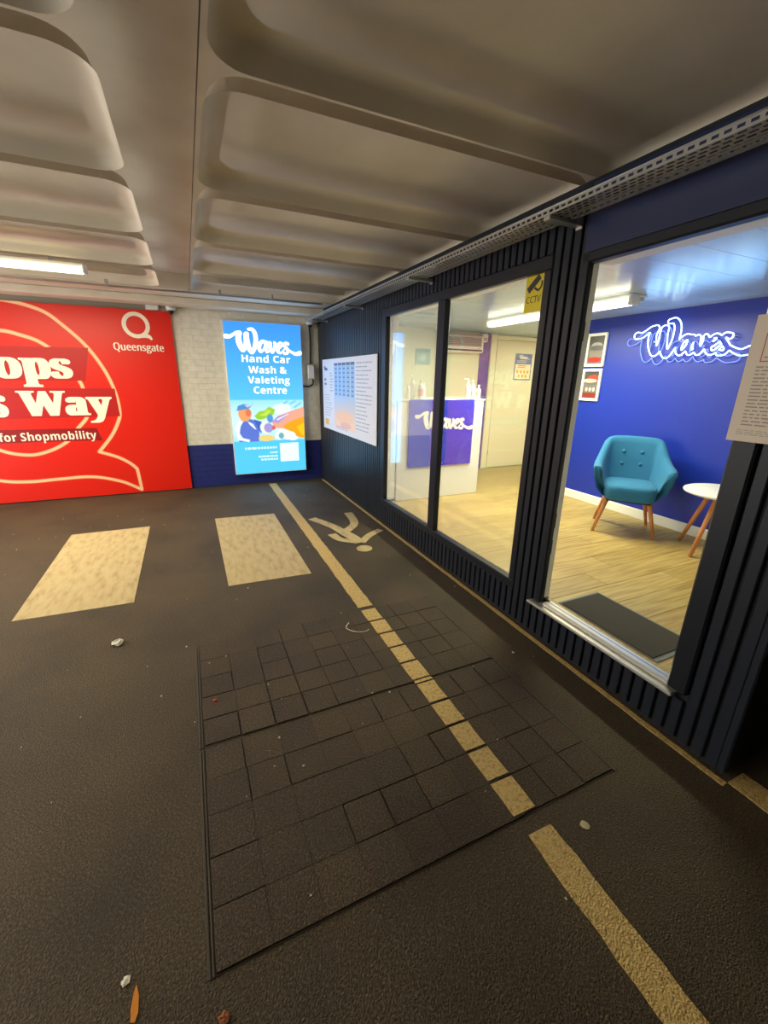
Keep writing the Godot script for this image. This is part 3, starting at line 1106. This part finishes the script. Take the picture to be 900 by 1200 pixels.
	pl.call([[600, 325], [690, 272], [820, 225], [820, 455], [740, 432], [660, 362]], rgb(248, 164, 30))
	pl.call([[740, 330], [820, 290], [820, 430], [780, 410]], rgb(252, 196, 30))
	pl.call([[500, 272], [560, 220], [700, 178], [640, 225], [560, 290]], rgb(168, 150, 206))
	pl.call([[545, 250], [680, 185], [660, 205], [555, 262]], rgb(240, 232, 248))
	for e in [[600, 395, 60, 45], [660, 420, 70, 45], [560, 420, 40, 40], [700, 450, 50, 25]]:
		oval(art, g.call(e[0], e[1]), e[2] * 0.74, e[3] * 0.7, rgb(232, 246, 240))
	oval(art, g.call(585, 420), 20, 22, rgb(120, 170, 180))
	pl.call([[178, 300], [220, 250], [300, 240], [350, 262], [378, 330], [366, 472], [180, 472]], rgb(92, 118, 206))
	pl.call([[150, 330], [190, 265], [240, 255], [205, 310], [190, 380], [215, 430], [285, 452], [270, 474], [170, 450]], rgb(236, 246, 236))
	pl.call([[270, 262], [320, 290], [350, 350], [335, 345], [290, 300]], rgb(236, 246, 240))
	pl.call([[330, 245], [400, 270], [420, 320], [390, 390], [360, 330]], rgb(64, 100, 190))
	oval(art, g.call(252, 190), 44, 52, rgb(240, 160, 104))
	oval(art, g.call(285, 180), 20, 26, rgb(222, 120, 84))
	pl.call([[180, 160], [196, 110], [250, 92], [300, 100], [336, 82], [332, 100], [290, 138], [210, 152]], rgb(84, 140, 206))
	pl.call([[250, 100], [300, 100], [336, 84], [326, 106], [280, 126]], rgb(190, 214, 226))
	oval(art, g.call(445, 330), 46, 46, rgb(232, 236, 222))
	oval(art, g.call(465, 335), 32, 34, rgb(160, 150, 214))
	oval(art, g.call(515, 335), 12, 16, rgb(226, 96, 80))
	oval(art, g.call(440, 440), 58, 22, rgb(238, 204, 120))
	oval(art, g.call(485, 240), 22, 30, rgb(90, 150, 214))
	var soft := art.get_region(Rect2i(0, 496, 512, 294))
	soft.resize(64, 40, Image.INTERPOLATE_LANCZOS)
	soft.resize(512, 294, Image.INTERPOLATE_CUBIC)
	art.blit_rect(soft, Rect2i(0, 4, 512, 290), Vector2i(0, 500))
	art.fill_rect(Rect2i(322, 812, 140, 138), rgb(226, 246, 250))
	var small := rgb(214, 244, 252)
	scribble(art, Rect2i(60, 834, 240, 22), 1, small, 0.7, true)
	scribble(art, Rect2i(220, 872, 84, 20), 1, small, 0.6, true)
	scribble(art, Rect2i(140, 898, 164, 46), 2, small, 0.6, true)
	part("lit_face", sheet(1.03, 2.07), image_mat(art, 0.3, 1.2), lb, Vector3(0, 0, 0.0705))
	part("logo", script_mesh(1.02), M.letter_glow, lb, Vector3(0.0, 0.80, 0.073))
	write("Hand Car", M.letter_glow, lb, -0.315, 0.525, 0.665, 0.10, 0.073)
	write("Wash &", M.letter_glow, lb, -0.235, 0.38, 0.53, 0.10, 0.073)
	write("Valeting", M.letter_glow, lb, -0.255, 0.215, 0.585, 0.13, 0.073)
	write("Centre", M.letter_glow, lb, -0.185, 0.105, 0.465, 0.10, 0.073)
	lamp(Vector3(0, 0, 0.085), Vector3(0, PI, 0), Vector2(1.0, 2.04), rgb(120, 190, 255), 1.0, lb)

	# cameras, boxes and cable
	var ca := thing("security_camera", "small white dome camera at the top corner of the red panel", "camera", Vector3(-0.075, 2.365, WALL_Z + 0.06))
	part("base", lathe([Vector2(0.0, 0.0), Vector2(0.055, 0.0), Vector2(0.058, -0.03), Vector2(0.045, -0.05), Vector2(0, -0.05)]), M.plastic_white, ca)
	part("lens_dome", lathe([Vector2(0.036, -0.045), Vector2(0.034, -0.07), Vector2(0.018, -0.088), Vector2(0.0, -0.09)]), M.black, ca)
	var jb := thing("junction_box", "small grey junction box above the red panel beside the dome camera", "junction box", Vector3(-0.28, 2.333, WALL_Z + 0.05))
	part("box", box_mesh(Vector3(0.15, 0.06, 0.07), 0.006), M.plastic_grey, jb)
	part("lid", box_mesh(Vector3(0.13, 0.05, 0.006), 0.002, Vector3(0, 0, 0.037)), M.plastic_white, jb)
	var c2 := thing("security_camera", "small white camera in the corner above the black cable", "camera", Vector3(1.70, 2.31, WALL_Z + 0.08))
	part("base", lathe([Vector2(0.0, 0.035), Vector2(0.05, 0.035), Vector2(0.062, 0.01), Vector2(0.062, -0.04), Vector2(0.04, -0.055), Vector2(0, -0.055)]), M.plastic_white, c2)
	part("lens", lathe([Vector2(0.03, -0.05), Vector2(0.026, -0.08), Vector2(0.0, -0.085)]), M.black, c2)
	var j2 := thing("junction_box", "small white junction box halfway up the wall below the corner camera", "junction box", Vector3(1.70, 1.62, WALL_Z + 0.035))
	part("box", box_mesh(Vector3(0.10, 0.20, 0.06), 0.008), M.plastic_white, j2)
	part("lid", box_mesh(Vector3(0.085, 0.18, 0.006), 0.002, Vector3(0, 0, 0.032)), M.plastic_white, j2)
	tag(part("power_cable", tube(catmull([Vector3(1.70, 2.27, WALL_Z + 0.03), Vector3(1.708, 2.0, WALL_Z + 0.025), Vector3(1.70, 1.73, WALL_Z + 0.025)], 6), 0.012), M.black, self), "black cable hanging from the corner camera to the box", "cable")
	tag(part("power_cable", tube(catmull([Vector3(1.725, 1.525, WALL_Z + 0.03), Vector3(1.73, 1.46, WALL_Z + 0.03), Vector3(1.67, 1.415, WALL_Z + 0.03), Vector3(1.57, 1.42, WALL_Z + 0.03)], 8), 0.011), M.black, self), "short black cable looping from the box into the light box", "cable")

# ---------------------------------------------------------------- on the shop front
func facade_things() -> void:
	var fx := SHOP_X - 0.02
	# price board
	var b := thing("price_board", "white printed price list board on the navy slats before the window", "sign", Vector3(fx - 0.006, 1.312, -5.185), FACE_WEST)
	part("board", box_mesh(Vector3(1.98, 0.95, 0.012), 0.002), M.plastic_white, b)
	var im := blank(768, 384, rgb(226, 228, 240))
	for c in 5:
		im.fill_rect(Rect2i(208 + c * 62, 36, 56, 170), rgb(150, 190, 240))
		im.fill_rect(Rect2i(208 + c * 62, 20, 56, 14), rgb(80, 100, 150))
		for q in 7:
			im.fill_rect(Rect2i(222 + c * 62, 46 + q * 22, 28, 6), rgb(70, 110, 180))
	for y in range(190, 360):
		im.fill_rect(Rect2i(200, y, 320, 1), rgb(186, 206, 240).lerp(rgb(250, 214, 190), clampf((y - 200) / 120.0, 0, 1)))
	oval(im, Vector2(360, 300), 120, 34, rgb(250, 206, 170))
	oval(im, Vector2(380, 340), 80, 16, rgb(236, 190, 180))
	scribble(im, Rect2i(30, 100, 60, 50), 2, rgb(60, 80, 130), 0.5)
	scribble(im, Rect2i(130, 70, 60, 110), 7, rgb(120, 128, 152), 0.3)
	scribble(im, Rect2i(40, 190, 140, 130), 9, rgb(170, 174, 196), 0.3)
	scribble(im, Rect2i(530, 24, 200, 330), 18, rgb(160, 166, 180), 0.28)
	scribble(im, Rect2i(230, 352, 240, 20), 2, rgb(190, 160, 170), 0.4)
	im.fill_rect(Rect2i(34, 330, 66, 34), rgb(240, 190, 110))
	part("print", sheet(1.96, 0.93), image_mat(im, 0.45), b, Vector3(0, 0, 0.0065))
	part("logo", script_mesh(0.20), paint(rgb(46, 82, 170), 0.5), b, Vector3(-0.82, 0.36, 0.0075))

	# yellow camera notice stuck inside the window
	var s := thing("camera_sticker", "yellow CCTV warning sticker in the top corner of the window", "sticker", Vector3(SHOP_X + 0.010, 2.02, -2.055), FACE_WEST)
	part("sticker_sheet", box_mesh(Vector3(0.14, 0.19, 0.001)), M.sticker, s)
	var st := st_new()
	for q in [[-0.05, 0.0, 0.035, 0.065, 0.036]]:
		add_ribbon(st, [Vector3(q[0], q[1], q[4]), Vector3(q[2], q[3], q[4])], 0.0, false)
	add_ribbon(st, catmull([Vector3(0.0, 0.012, 0.012), Vector3(0.03, -0.004, 0.012), Vector3(0.052, 0.012, 0.012), Vector3(0.055, 0.04, 0.012)], 6), 0.0, false)
	part("camera_picture", st.commit(), M.black, s, Vector3(0, 0.02, 0.0012))
	write("CCTV", M.black, s, -0.055, -0.045, 0.112, 0.034, 0.0012, "Droid Sans", false)

	# paper notice on the right of the doorway
	var n := thing("paper_notice", "pale paper notice taped on the post beside the doorway", "notice", Vector3(SHOP_X - 0.035, 1.565, -0.752), FACE_WEST)
	part("paper", box_mesh(Vector3(0.297, 0.425, 0.0015)), paint(rgb(214, 200, 182), 0.8), n)
	var ni := blank(300, 426, rgb(222, 208, 190))
	ni.fill_rect(Rect2i(84, 14, 160, 22), rgb(60, 130, 150))
	var red := rgb(176, 84, 76)
	for q in [Rect2i(40, 58, 220, 3), Rect2i(40, 150, 220, 3), Rect2i(40, 58, 3, 95), Rect2i(257, 58, 3, 95)]:
		ni.fill_rect(q, red)
	for q in 3:
		scribble(ni, Rect2i(66, 76 + q * 20, 170, 12), 1, red, 0.8)
	scribble(ni, Rect2i(50, 136, 200, 8), 1, rgb(150, 130, 120), 0.6)
	scribble(ni, Rect2i(34, 168, 230, 210), 17, rgb(150, 144, 136), 0.35)
	scribble(ni, Rect2i(26, 386, 180, 22), 3, rgb(160, 154, 146), 0.35)
	part("print", sheet(0.295, 0.423), image_mat(ni, 0.8), n, Vector3(0, 0, 0.001))

# ---------------------------------------------------------------- in the shop
func bottle(label: String, at: Vector3, h: float, r: float, pump: bool, band: Color, group: String) -> void:
	var b := thing("pump_bottle", label, "bottle", at, rng.randf_range(-0.6, 0.6), group)
	part("body", lathe([Vector2(0.0, h * 0.8), Vector2(r * 0.4, h * 0.8), Vector2(r * 0.5, h * 0.76), Vector2(r * 0.95, h * 0.68), Vector2(r, h * 0.62), Vector2(r, h * 0.03), Vector2(r * 0.93, 0.0), Vector2(0, 0)]), M.plastic_white, b)
	part("label_band", lathe([Vector2(r + 0.0008, h * 0.52), Vector2(r + 0.0008, h * 0.16)]), paint(band, 0.5), b)
	if pump:
		var st := st_new()
		st.set_smooth_group(0)
		add_tube(st, [Vector3(0, h * 0.78, 0), Vector3(0, h * 0.98, 0)], r * 0.22, r * 0.22, 10)
		add_tube(st, [Vector3(0, h * 0.96, 0), Vector3(-r * 1.25, h * 0.985, 0), Vector3(-r * 1.5, h * 0.94, 0)], r * 0.24, r * 0.14, 8)
		part("pump_head", finish(st), M.plastic_white, b)
	else:
		part("cap", lathe([Vector2(0, h), Vector2(r * 0.34, h), Vector2(r * 0.42, h * 0.97), Vector2(r * 0.44, h * 0.79), Vector2(0, h * 0.79)]), M.plastic_white, b)

func armchair() -> void:
	var c := thing("armchair", "teal fabric tub chair with four splayed wooden legs before the blue wall", "chair", Vector3(3.55, IN_Y, -2.425), deg_to_rad(-50.0))
	# shell: back and arms in one sweep
	var plan := [[-0.245, 0.235, 0.60, 0.06], [-0.25, 0.12, 0.615, 0.055], [-0.245, 0.01, 0.635, 0.045], [-0.234, -0.075, 0.68, 0.035], [-0.214, -0.14, 0.76, 0.03], [-0.18, -0.185, 0.815, 0.045], [-0.09, -0.2, 0.825, 0.065], [0.0, -0.205, 0.825, 0.07]]
	var full := plan.duplicate()
	for i in range(plan.size() - 2, -1, -1):
		full.append([-plan[i][0], plan[i][1], plan[i][2], plan[i][3]])
	var ctr := []
	for q in full:
		ctr.append(Vector3(q[0], q[2], q[1]))
	ctr = catmull(ctr, 4)
	var lean := []
	for q in full:
		lean.append(Vector3(q[3], 0, 0))
	lean = catmull(lean, 4)
	var rows := []
	for i in ctr.size():
		var a: Vector3 = ctr[max(i - 1, 0)]
		var d: Vector3 = ctr[min(i + 1, ctr.size() - 1)]
		var t := Vector3(d.x - a.x, 0, d.z - a.z).normalized()
		var out := Vector3(t.z, 0, -t.x)
		if out.dot(Vector3(ctr[i].x, 0, ctr[i].z + 0.02)) < 0.0: out = -out
		var top: float = ctr[i].y
		var th := 0.034
		var ends: float = 1.0
		if i == 0 or i == ctr.size() - 1: ends = 0.35
		var bot := 0.335
		var row := []
		for s in [[-1.0, 0.0], [-1.0, 0.25], [-1.0, 0.55], [-1.0, 0.88], [-0.8, 0.965], [-0.3, 1.0], [0.3, 1.0], [0.8, 0.965], [1.0, 0.88], [1.0, 0.55], [1.0, 0.25], [0.9, 0.05], [0.4, 0.0]]:
			var y: float = lerp(bot, top, s[1])
			var o: float = lean[i].x * (s[1] - 0.35) + s[0] * th * ends
			var tuck: float = -0.05 * (1.0 - smoothstep(0.0, 0.35, s[1]))
			var p := Vector3(ctr[i].x, y, ctr[i].z) + out * (o + tuck)
			if i == 0 or i == ctr.size() - 1:
				p.z -= 0.11 * (1.0 - s[1])
			row.append(p)
		rows.append(row)
	var st := st_new()
	st.set_smooth_group(0)
	skin(st, rows, true, false)
	for e in [0, rows.size() - 1]:
		var m := Vector3.ZERO
		for p in rows[e]:
			m += p
		m /= rows[e].size()
		m.z += 0.012
		for j in rows[e].size():
			var q := [m, rows[e][j], rows[e][(j + 1) % rows[e].size()]]
			if e == 0: q = [m, rows[e][(j + 1) % rows[e].size()], rows[e][j]]
			for v in q: st.add_vertex(v)
	var back := part("backrest", finish(st), M.teal, c)
	for x in [-0.075, 0.075]:
		for y in [0.58, 0.69]:
			part("button", lathe([Vector2(0, 0.008), Vector2(0.011, 0.006), Vector2(0.017, 0.0), Vector2(0, -0.004)], 12), M.teal, back, Vector3(x, y, -0.163 - 0.07 * ((y - 0.335) / 0.475 - 0.35)), Vector3(PI / 2 - 0.12, 0, 0))
	# seat: a rounded cushion
	var sr := []
	for lv in [[0.315, 0.90], [0.325, 0.97], [0.35, 1.0], [0.405, 1.0], [0.43, 0.985], [0.444, 0.94], [0.452, 0.8], [0.455, 0.4], [0.455, 0.02]]:
		var r := []
		for k in 40:
			var a := TAU * k / 40
			var e := 0.42
			var px: float = sign(cos(a)) * pow(abs(cos(a)), e) * 0.205
			var pz: float = sign(sin(a)) * pow(abs(sin(a)), e) * 0.225
			r.append(Vector3(px * lv[1], lv[0], 0.045 + pz * lv[1]))
		sr.append(r)
	var s2 := st_new()
	s2.set_smooth_group(0)
	skin(s2, sr, true, false)
	part("seat", finish(s2), M.teal, c)
	part("seat_base", box_mesh(Vector3(0.34, 0.03, 0.36), 0.006, Vector3(0, 0.312, 0.03)), M.black, c)
	for sx in [-1, 1]:
		part("leg", tube([Vector3(sx * 0.165, 0.305, 0.165), Vector3(sx * 0.24, 0.0, 0.205)], 0.02, 0.012, 12), M.beech, c)
		part("leg", tube([Vector3(sx * 0.155, 0.305, -0.12), Vector3(sx * 0.225, 0.0, -0.205)], 0.02, 0.012, 12), M.beech, c)

func shop_things() -> void:
	# reception desk
	var d := thing("reception_desk", "white reception desk with a blue sign panel behind the shop window", "desk", Vector3(0, IN_Y, 0))
	part("body", span(Vector3(1.97, 0.0, -4.55), Vector3(3.055, 1.075, -3.985), 0.005), M.plastic_white, d)
	part("counter_top", span(Vector3(1.95, 1.075, -4.56), Vector3(3.07, 1.095, -3.975), 0.004), M.plastic_white, d)
	var sg := part("sign_panel", span(Vector3(2.095, 0.37, -3.985), Vector3(2.915, 1.092, -3.962), 0.003), paint(rgb(24, 44, 206), 0.25), d)
	part("logo", script_mesh(0.74), M.white, sg, Vector3(2.535, 0.885, -3.9605))
	var grp := "white pump bottles on the reception desk"
	var bl := [
		["slim white pump bottle, first from the window end of the desk", 2.10, 0.17, 0.024, true, rgb(226, 226, 220)],
		["tallest white pump bottle with the long spout on the desk", 2.185, 0.24, 0.028, true, rgb(230, 230, 226)],
		["white bottle with a pink label on the desk", 2.255, 0.20, 0.030, false, rgb(232, 168, 176)],
		["slim plain white capped bottle beside the pink-labelled one", 2.322, 0.17, 0.022, false, rgb(224, 226, 220)],
		["white capped bottle, innermost of the cluster on the desk", 2.86, 0.17, 0.028, false, rgb(214, 220, 214)],
		["stout white pump bottle behind the cluster of bottles", 2.895, 0.215, 0.030, true, rgb(206, 214, 206)],
		["short white bottle in the middle of the desk cluster", 2.93, 0.15, 0.028, false, rgb(196, 206, 190)],
		["white pump bottle behind the outer end of the desk cluster", 2.965, 0.20, 0.026, true, rgb(206, 208, 190)],
		["white bottle at the outer end of the desk", 3.0, 0.15, 0.026, false, rgb(214, 206, 190)],
	]
	for i in bl.size():
		var q = bl[i]
		bottle(q[0], Vector3(q[1], IN_Y + 1.095, -4.03 - (0.06 if i % 2 == 1 else 0.0)), q[2], q[3], q[4], q[5], grp)

	# air conditioner
	var ac := thing("air_conditioner", "white wall air conditioner high on the back wall of the shop", "air conditioner", Vector3(3.42, 2.0, BACK_Z))
	part("case", box_mesh(Vector3(0.64, 0.21, 0.17), 0.018, Vector3(0, 0, 0.087)), M.plastic_white, ac)
	part("outlet", box_mesh(Vector3(0.58, 0.022, 0.02), 0.004, Vector3(0, -0.075, 0.168)), M.black, ac)
	part("vane", box_mesh(Vector3(0.58, 0.008, 0.05), 0.002, Vector3(0, -0.09, 0.17), ), M.plastic_white, ac)
	part("grille_back", box_mesh(Vector3(0.56, 0.11, 0.004), 0.0, Vector3(-0.01, 0.03, 0.172)), paint(rgb(120, 122, 122), 0.6), ac)
	for k in 5:
		part("grille_slat", box_mesh(Vector3(0.56, 0.006, 0.006), 0.001, Vector3(-0.01, 0.075 - k * 0.022, 0.176)), M.plastic_grey, ac)
	part("status_lamp", box_mesh(Vector3(0.02, 0.008, 0.004), 0.0, Vector3(0.24, -0.05, 0.175)), M.black, ac)
	var se := thing("alarm_sensor", "small white alarm sensor box at the top of the purple strip of wall", "sensor", Vector3(3.805, 2.10, BACK_Z + 0.06))
	part("case", box_mesh(Vector3(0.10, 0.11, 0.09), 0.014), M.plastic_white, se)
	part("lens", box_mesh(Vector3(0.06, 0.04, 0.01), 0.004, Vector3(0, -0.02, 0.047)), M.plastic_grey, se)

	# small teal picture on the back wall
	var tp := thing("wall_notice", "small pale teal notice on the white wall behind the desk", "notice", Vector3(2.89, 1.83, BACK_Z + 0.006))
	part("board", box_mesh(Vector3(0.22, 0.20, 0.012), 0.002), M.plastic_grey, tp)
	var ti := blank(128, 116, rgb(150, 196, 196))
	ti.fill_rect(Rect2i(0, 0, 128, 26), rgb(108, 166, 176))
	oval(ti, Vector2(64, 66), 28, 28, rgb(196, 222, 220))
	scribble(ti, Rect2i(16, 96, 96, 14), 2, rgb(110, 150, 150), 0.4)
	part("print", sheet(0.21, 0.19), image_mat(ti, 0.5), tp, Vector3(0, 0, 0.0065))

	# poster on the door
	var po := thing("door_poster", "blue and white poster with rows of orange dots on the inner door", "poster", Vector3(4.585, 1.74, BACK_Z + 0.022))
	part("sheet", box_mesh(Vector3(0.33, 0.38, 0.004)), M.plastic_white, po)
	var pi := blank(200, 232, rgb(84, 128, 186))
	pi.fill_rect(Rect2i(8, 8, 184, 44), rgb(70, 116, 176))
	pi.fill_rect(Rect2i(10, 92, 180, 130), rgb(244, 236, 206))
	scribble(pi, Rect2i(30, 58, 140, 26), 2, rgb(210, 226, 236), 0.5)
	scribble(pi, Rect2i(40, 100, 120, 30), 2, rgb(226, 120, 40), 0.6)
	for r in 2:
		for c in 4 - r:
			oval(pi, Vector2(40 + c * 40 + r * 20, 158 + r * 38), 11, 14, rgb(232, 168, 40))
	part("print", sheet(0.32, 0.37), image_mat(pi, 0.5), po, Vector3(0, 0, 0.0025))
	part("logo", script_mesh(0.2), M.white, po, Vector3(0, 0.14, 0.003))

	# framed pictures
	for k in 2:
		var lab: String = ["white-framed car picture on the blue wall, the upper of two", "white-framed car picture on the blue wall, the lower of two with more red"][k]
		var fr := thing("framed_picture", lab, "picture", Vector3(BLUE_X - 0.012, [1.868, 1.517][k], -3.362), FACE_WEST, "framed car pictures on the blue wall")
		part("frame", boxes([
			[Vector3(-0.118, -0.165, -0.012), Vector3(-0.093, 0.165, 0.012)],
			[Vector3(0.093, -0.165, -0.012), Vector3(0.118, 0.165, 0.012)],
			[Vector3(-0.093, -0.165, -0.012), Vector3(0.093, -0.137, 0.012)],
			[Vector3(-0.093, 0.137, -0.012), Vector3(0.093, 0.165, 0.012)],
		], 0.003), M.white, fr)
		var ci := blank(128, 190, rgb(104, 100, 98))
		ci.fill_rect(Rect2i(0, 0, 128, 60), rgb(70, 68, 70))
		oval(ci, Vector2(64, 62), 44, 18, rgb(150, 148, 150))
		oval(ci, Vector2(64, 80), 54, 16, rgb(90, 90, 96))
		if k == 0:
			ci.fill_rect(Rect2i(10, 100, 108, 44), rgb(128, 120, 116))
			oval(ci, Vector2(60, 160), 56, 18, rgb(170, 40, 36))
		else:
			oval(ci, Vector2(84, 50), 56, 24, rgb(196, 60, 50))
			oval(ci, Vector2(50, 66), 60, 14, rgb(226, 170, 160))
			for q in 3:
				oval(ci, Vector2(32 + q * 30, 126), 10, 14, rgb(206, 196, 180))
			ci.fill_rect(Rect2i(0, 150, 128, 40), rgb(120, 40, 36))
		part("print", sheet(0.19, 0.28), image_mat(ci, 0.3), fr, Vector3(0, 0, -0.002))

	# neon lettering
	var ne := thing("neon_sign", "glowing white outlined neon script sign high on the blue wall", "neon sign", Vector3(BLUE_X - 0.05, 1.925, -2.42), FACE_WEST)
	part("neon_tube", script_outline(0.98, 0.0055, -0.001), glow(rgb(200, 234, 255), 2.6), ne)
	part("ghost_outline", script_outline(0.96, 0.0035, -0.003), glow(rgb(110, 140, 250), 0.8), ne, Vector3(-0.09, -0.05, -0.03))  # dim glowing copy of the tubes, added to imitate their camera ghost
	for x in [-0.3, -0.05, 0.2, 0.33]:
		part("standoff", tube([Vector3(x, -0.02, 0.0), Vector3(x, -0.02, -0.05)], 0.005), M.plastic_white, ne)
	lamp(Vector3(0, 0, 0.02), Vector3(0, PI, 0), Vector2(0.9, 0.2), rgb(120, 195, 255), 0.16, ne)

	armchair()

	# side table
	var t := thing("side_table", "round white side table with wooden legs half hidden by the post", "table", Vector3(3.67, IN_Y, -1.71))
	part("table_top", lathe([Vector2(0, 0.52), Vector2(0.27, 0.52), Vector2(0.283, 0.515), Vector2(0.287, 0.507), Vector2(0.28, 0.496), Vector2(0.25, 0.49), Vector2(0, 0.49)], 40), M.plastic_white, t)
	for q in [[0.08, -0.30], [-0.21, -0.04], [0.12, 0.27]]:
		part("leg", tube([Vector3(q[0] * 0.42, 0.49, q[1] * 0.42), Vector3(q[0], 0.0, q[1])], 0.02, 0.013, 12), M.beech, t)

	# door mat
	var m := thing("door_mat", "dark grey entrance mat with a paler edge inside the doorway", "mat", Vector3(0, IN_Y, 0))
	part("edging", span(Vector3(1.935, 0.0005, -1.62), Vector3(2.275, 0.006, -1.0), 0.002), M.mat_edge, m)
	part("pile", span(Vector3(1.94, 0.006, -1.60), Vector3(2.255, 0.012, -1.025), 0.002), M.mat, m)

# ---------------------------------------------------------------- litter
func scrap(size: float, seed_: int, flat: float) -> ArrayMesh:
	var r := RandomNumberGenerator.new()
	r.seed = seed_
	var rows := []
	for i in 6:
		var t := PI * i / 5
		var row := []
		for k in 9:
			var a := TAU * k / 9
			var rad := size * sin(t) * r.randf_range(0.6, 1.15) + 0.0003
			row.append(Vector3(cos(a) * rad, max(0.0005, (cos(t) * 0.5 + 0.5) * size * flat * r.randf_range(0.7, 1.2)), sin(a) * rad))
		rows.append(row)
	var st := st_new()
	st.set_smooth_group(-1)
	skin(st, rows, true, false, true)
	st.generate_normals()
	return st.commit()

func litter() -> void:
	var pale := paint(rgb(226, 222, 206), 0.8)
	tag(part("crumpled_paper", scrap(0.032, 4, 0.9), pale, self, Vector3(-0.551, 0, -2.606)), "crumpled white paper scrap on the tarmac before the zebra stripes", "litter")
	var o := PackedVector2Array([Vector2(0.0, -0.045), Vector2(0.008, -0.02), Vector2(0.009, 0.015), Vector2(0.003, 0.032), Vector2(-0.007, 0.028), Vector2(-0.009, 0.0), Vector2(-0.005, -0.03)])
	tag(part("orange_scrap", ground_poly(o, 0.0005), paint(rgb(214, 132, 26), 0.6), self, Vector3(-0.30, 0, -0.83)), "long orange peel scrap at the bottom edge of the tarmac", "litter")
	tag(part("orange_scrap", scrap(0.014, 12, 0.6), paint(rgb(150, 84, 40), 0.7), self, Vector3(-0.094, 0, -0.715)), "small brown scrap by the bottom edge near the near cover's corner", "litter")
	tag(part("red_scrap", scrap(0.011, 9, 0.8), paint(rgb(206, 52, 32), 0.6), self, Vector3(-0.045, 0.0065, -1.876)), "tiny red scrap on the tarmac blocks", "litter")
	tag(part("string", tube(catmull([Vector3(0.80, 0.0095, -2.27), Vector3(0.765, 0.0095, -2.22), Vector3(0.80, 0.0095, -2.16), Vector3(0.86, 0.0095, -2.135), Vector3(0.895, 0.0095, -2.15)], 6), 0.0028, 0.002, 6), pale, self), "curl of white string on the blocks beside the yellow line", "litter")
	tag(part("paper_scrap", scrap(0.012, 20, 0.5), pale, self, Vector3(-0.326, 0, -0.894)), "small white paper scrap above the orange peel", "litter")
	tag(part("paper_scrap", scrap(0.018, 21, 0.3), paint(rgb(190, 176, 140), 0.8), self, Vector3(1.15, 0, -0.694)), "flat tan scrap lying between the yellow line and the slatted wall", "litter")
	tag(part("paper_scrap", scrap(0.008, 22, 0.6), pale, self, Vector3(1.60, 0, -1.6)), "tiny white scrap on the tarmac below the doorway", "litter")
	# crumbs nobody would count
	var st := st_new()
	for i in 150:
		var x := rng.randf_range(-2.2, 1.75)
		var z := rng.randf_range(-5.8, -0.5)
		var s := rng.randf_range(0.002, 0.0055)
		var y := 0.0066 if x > -0.12 and x < 1.46 and z > -2.4 and z < -0.8 else 0.0
		add_box(st, Vector3(x, y + s * 0.3, z), Vector3(s * rng.randf_range(0.8, 2.0), s * 0.6, s * rng.randf_range(0.8, 2.0)), 0.0)
	tag(part("litter_crumbs", st.commit(), paint(rgb(200, 186, 150), 0.8), self), "pale crumbs and grit scattered over the tarmac", "litter", "", "stuff")
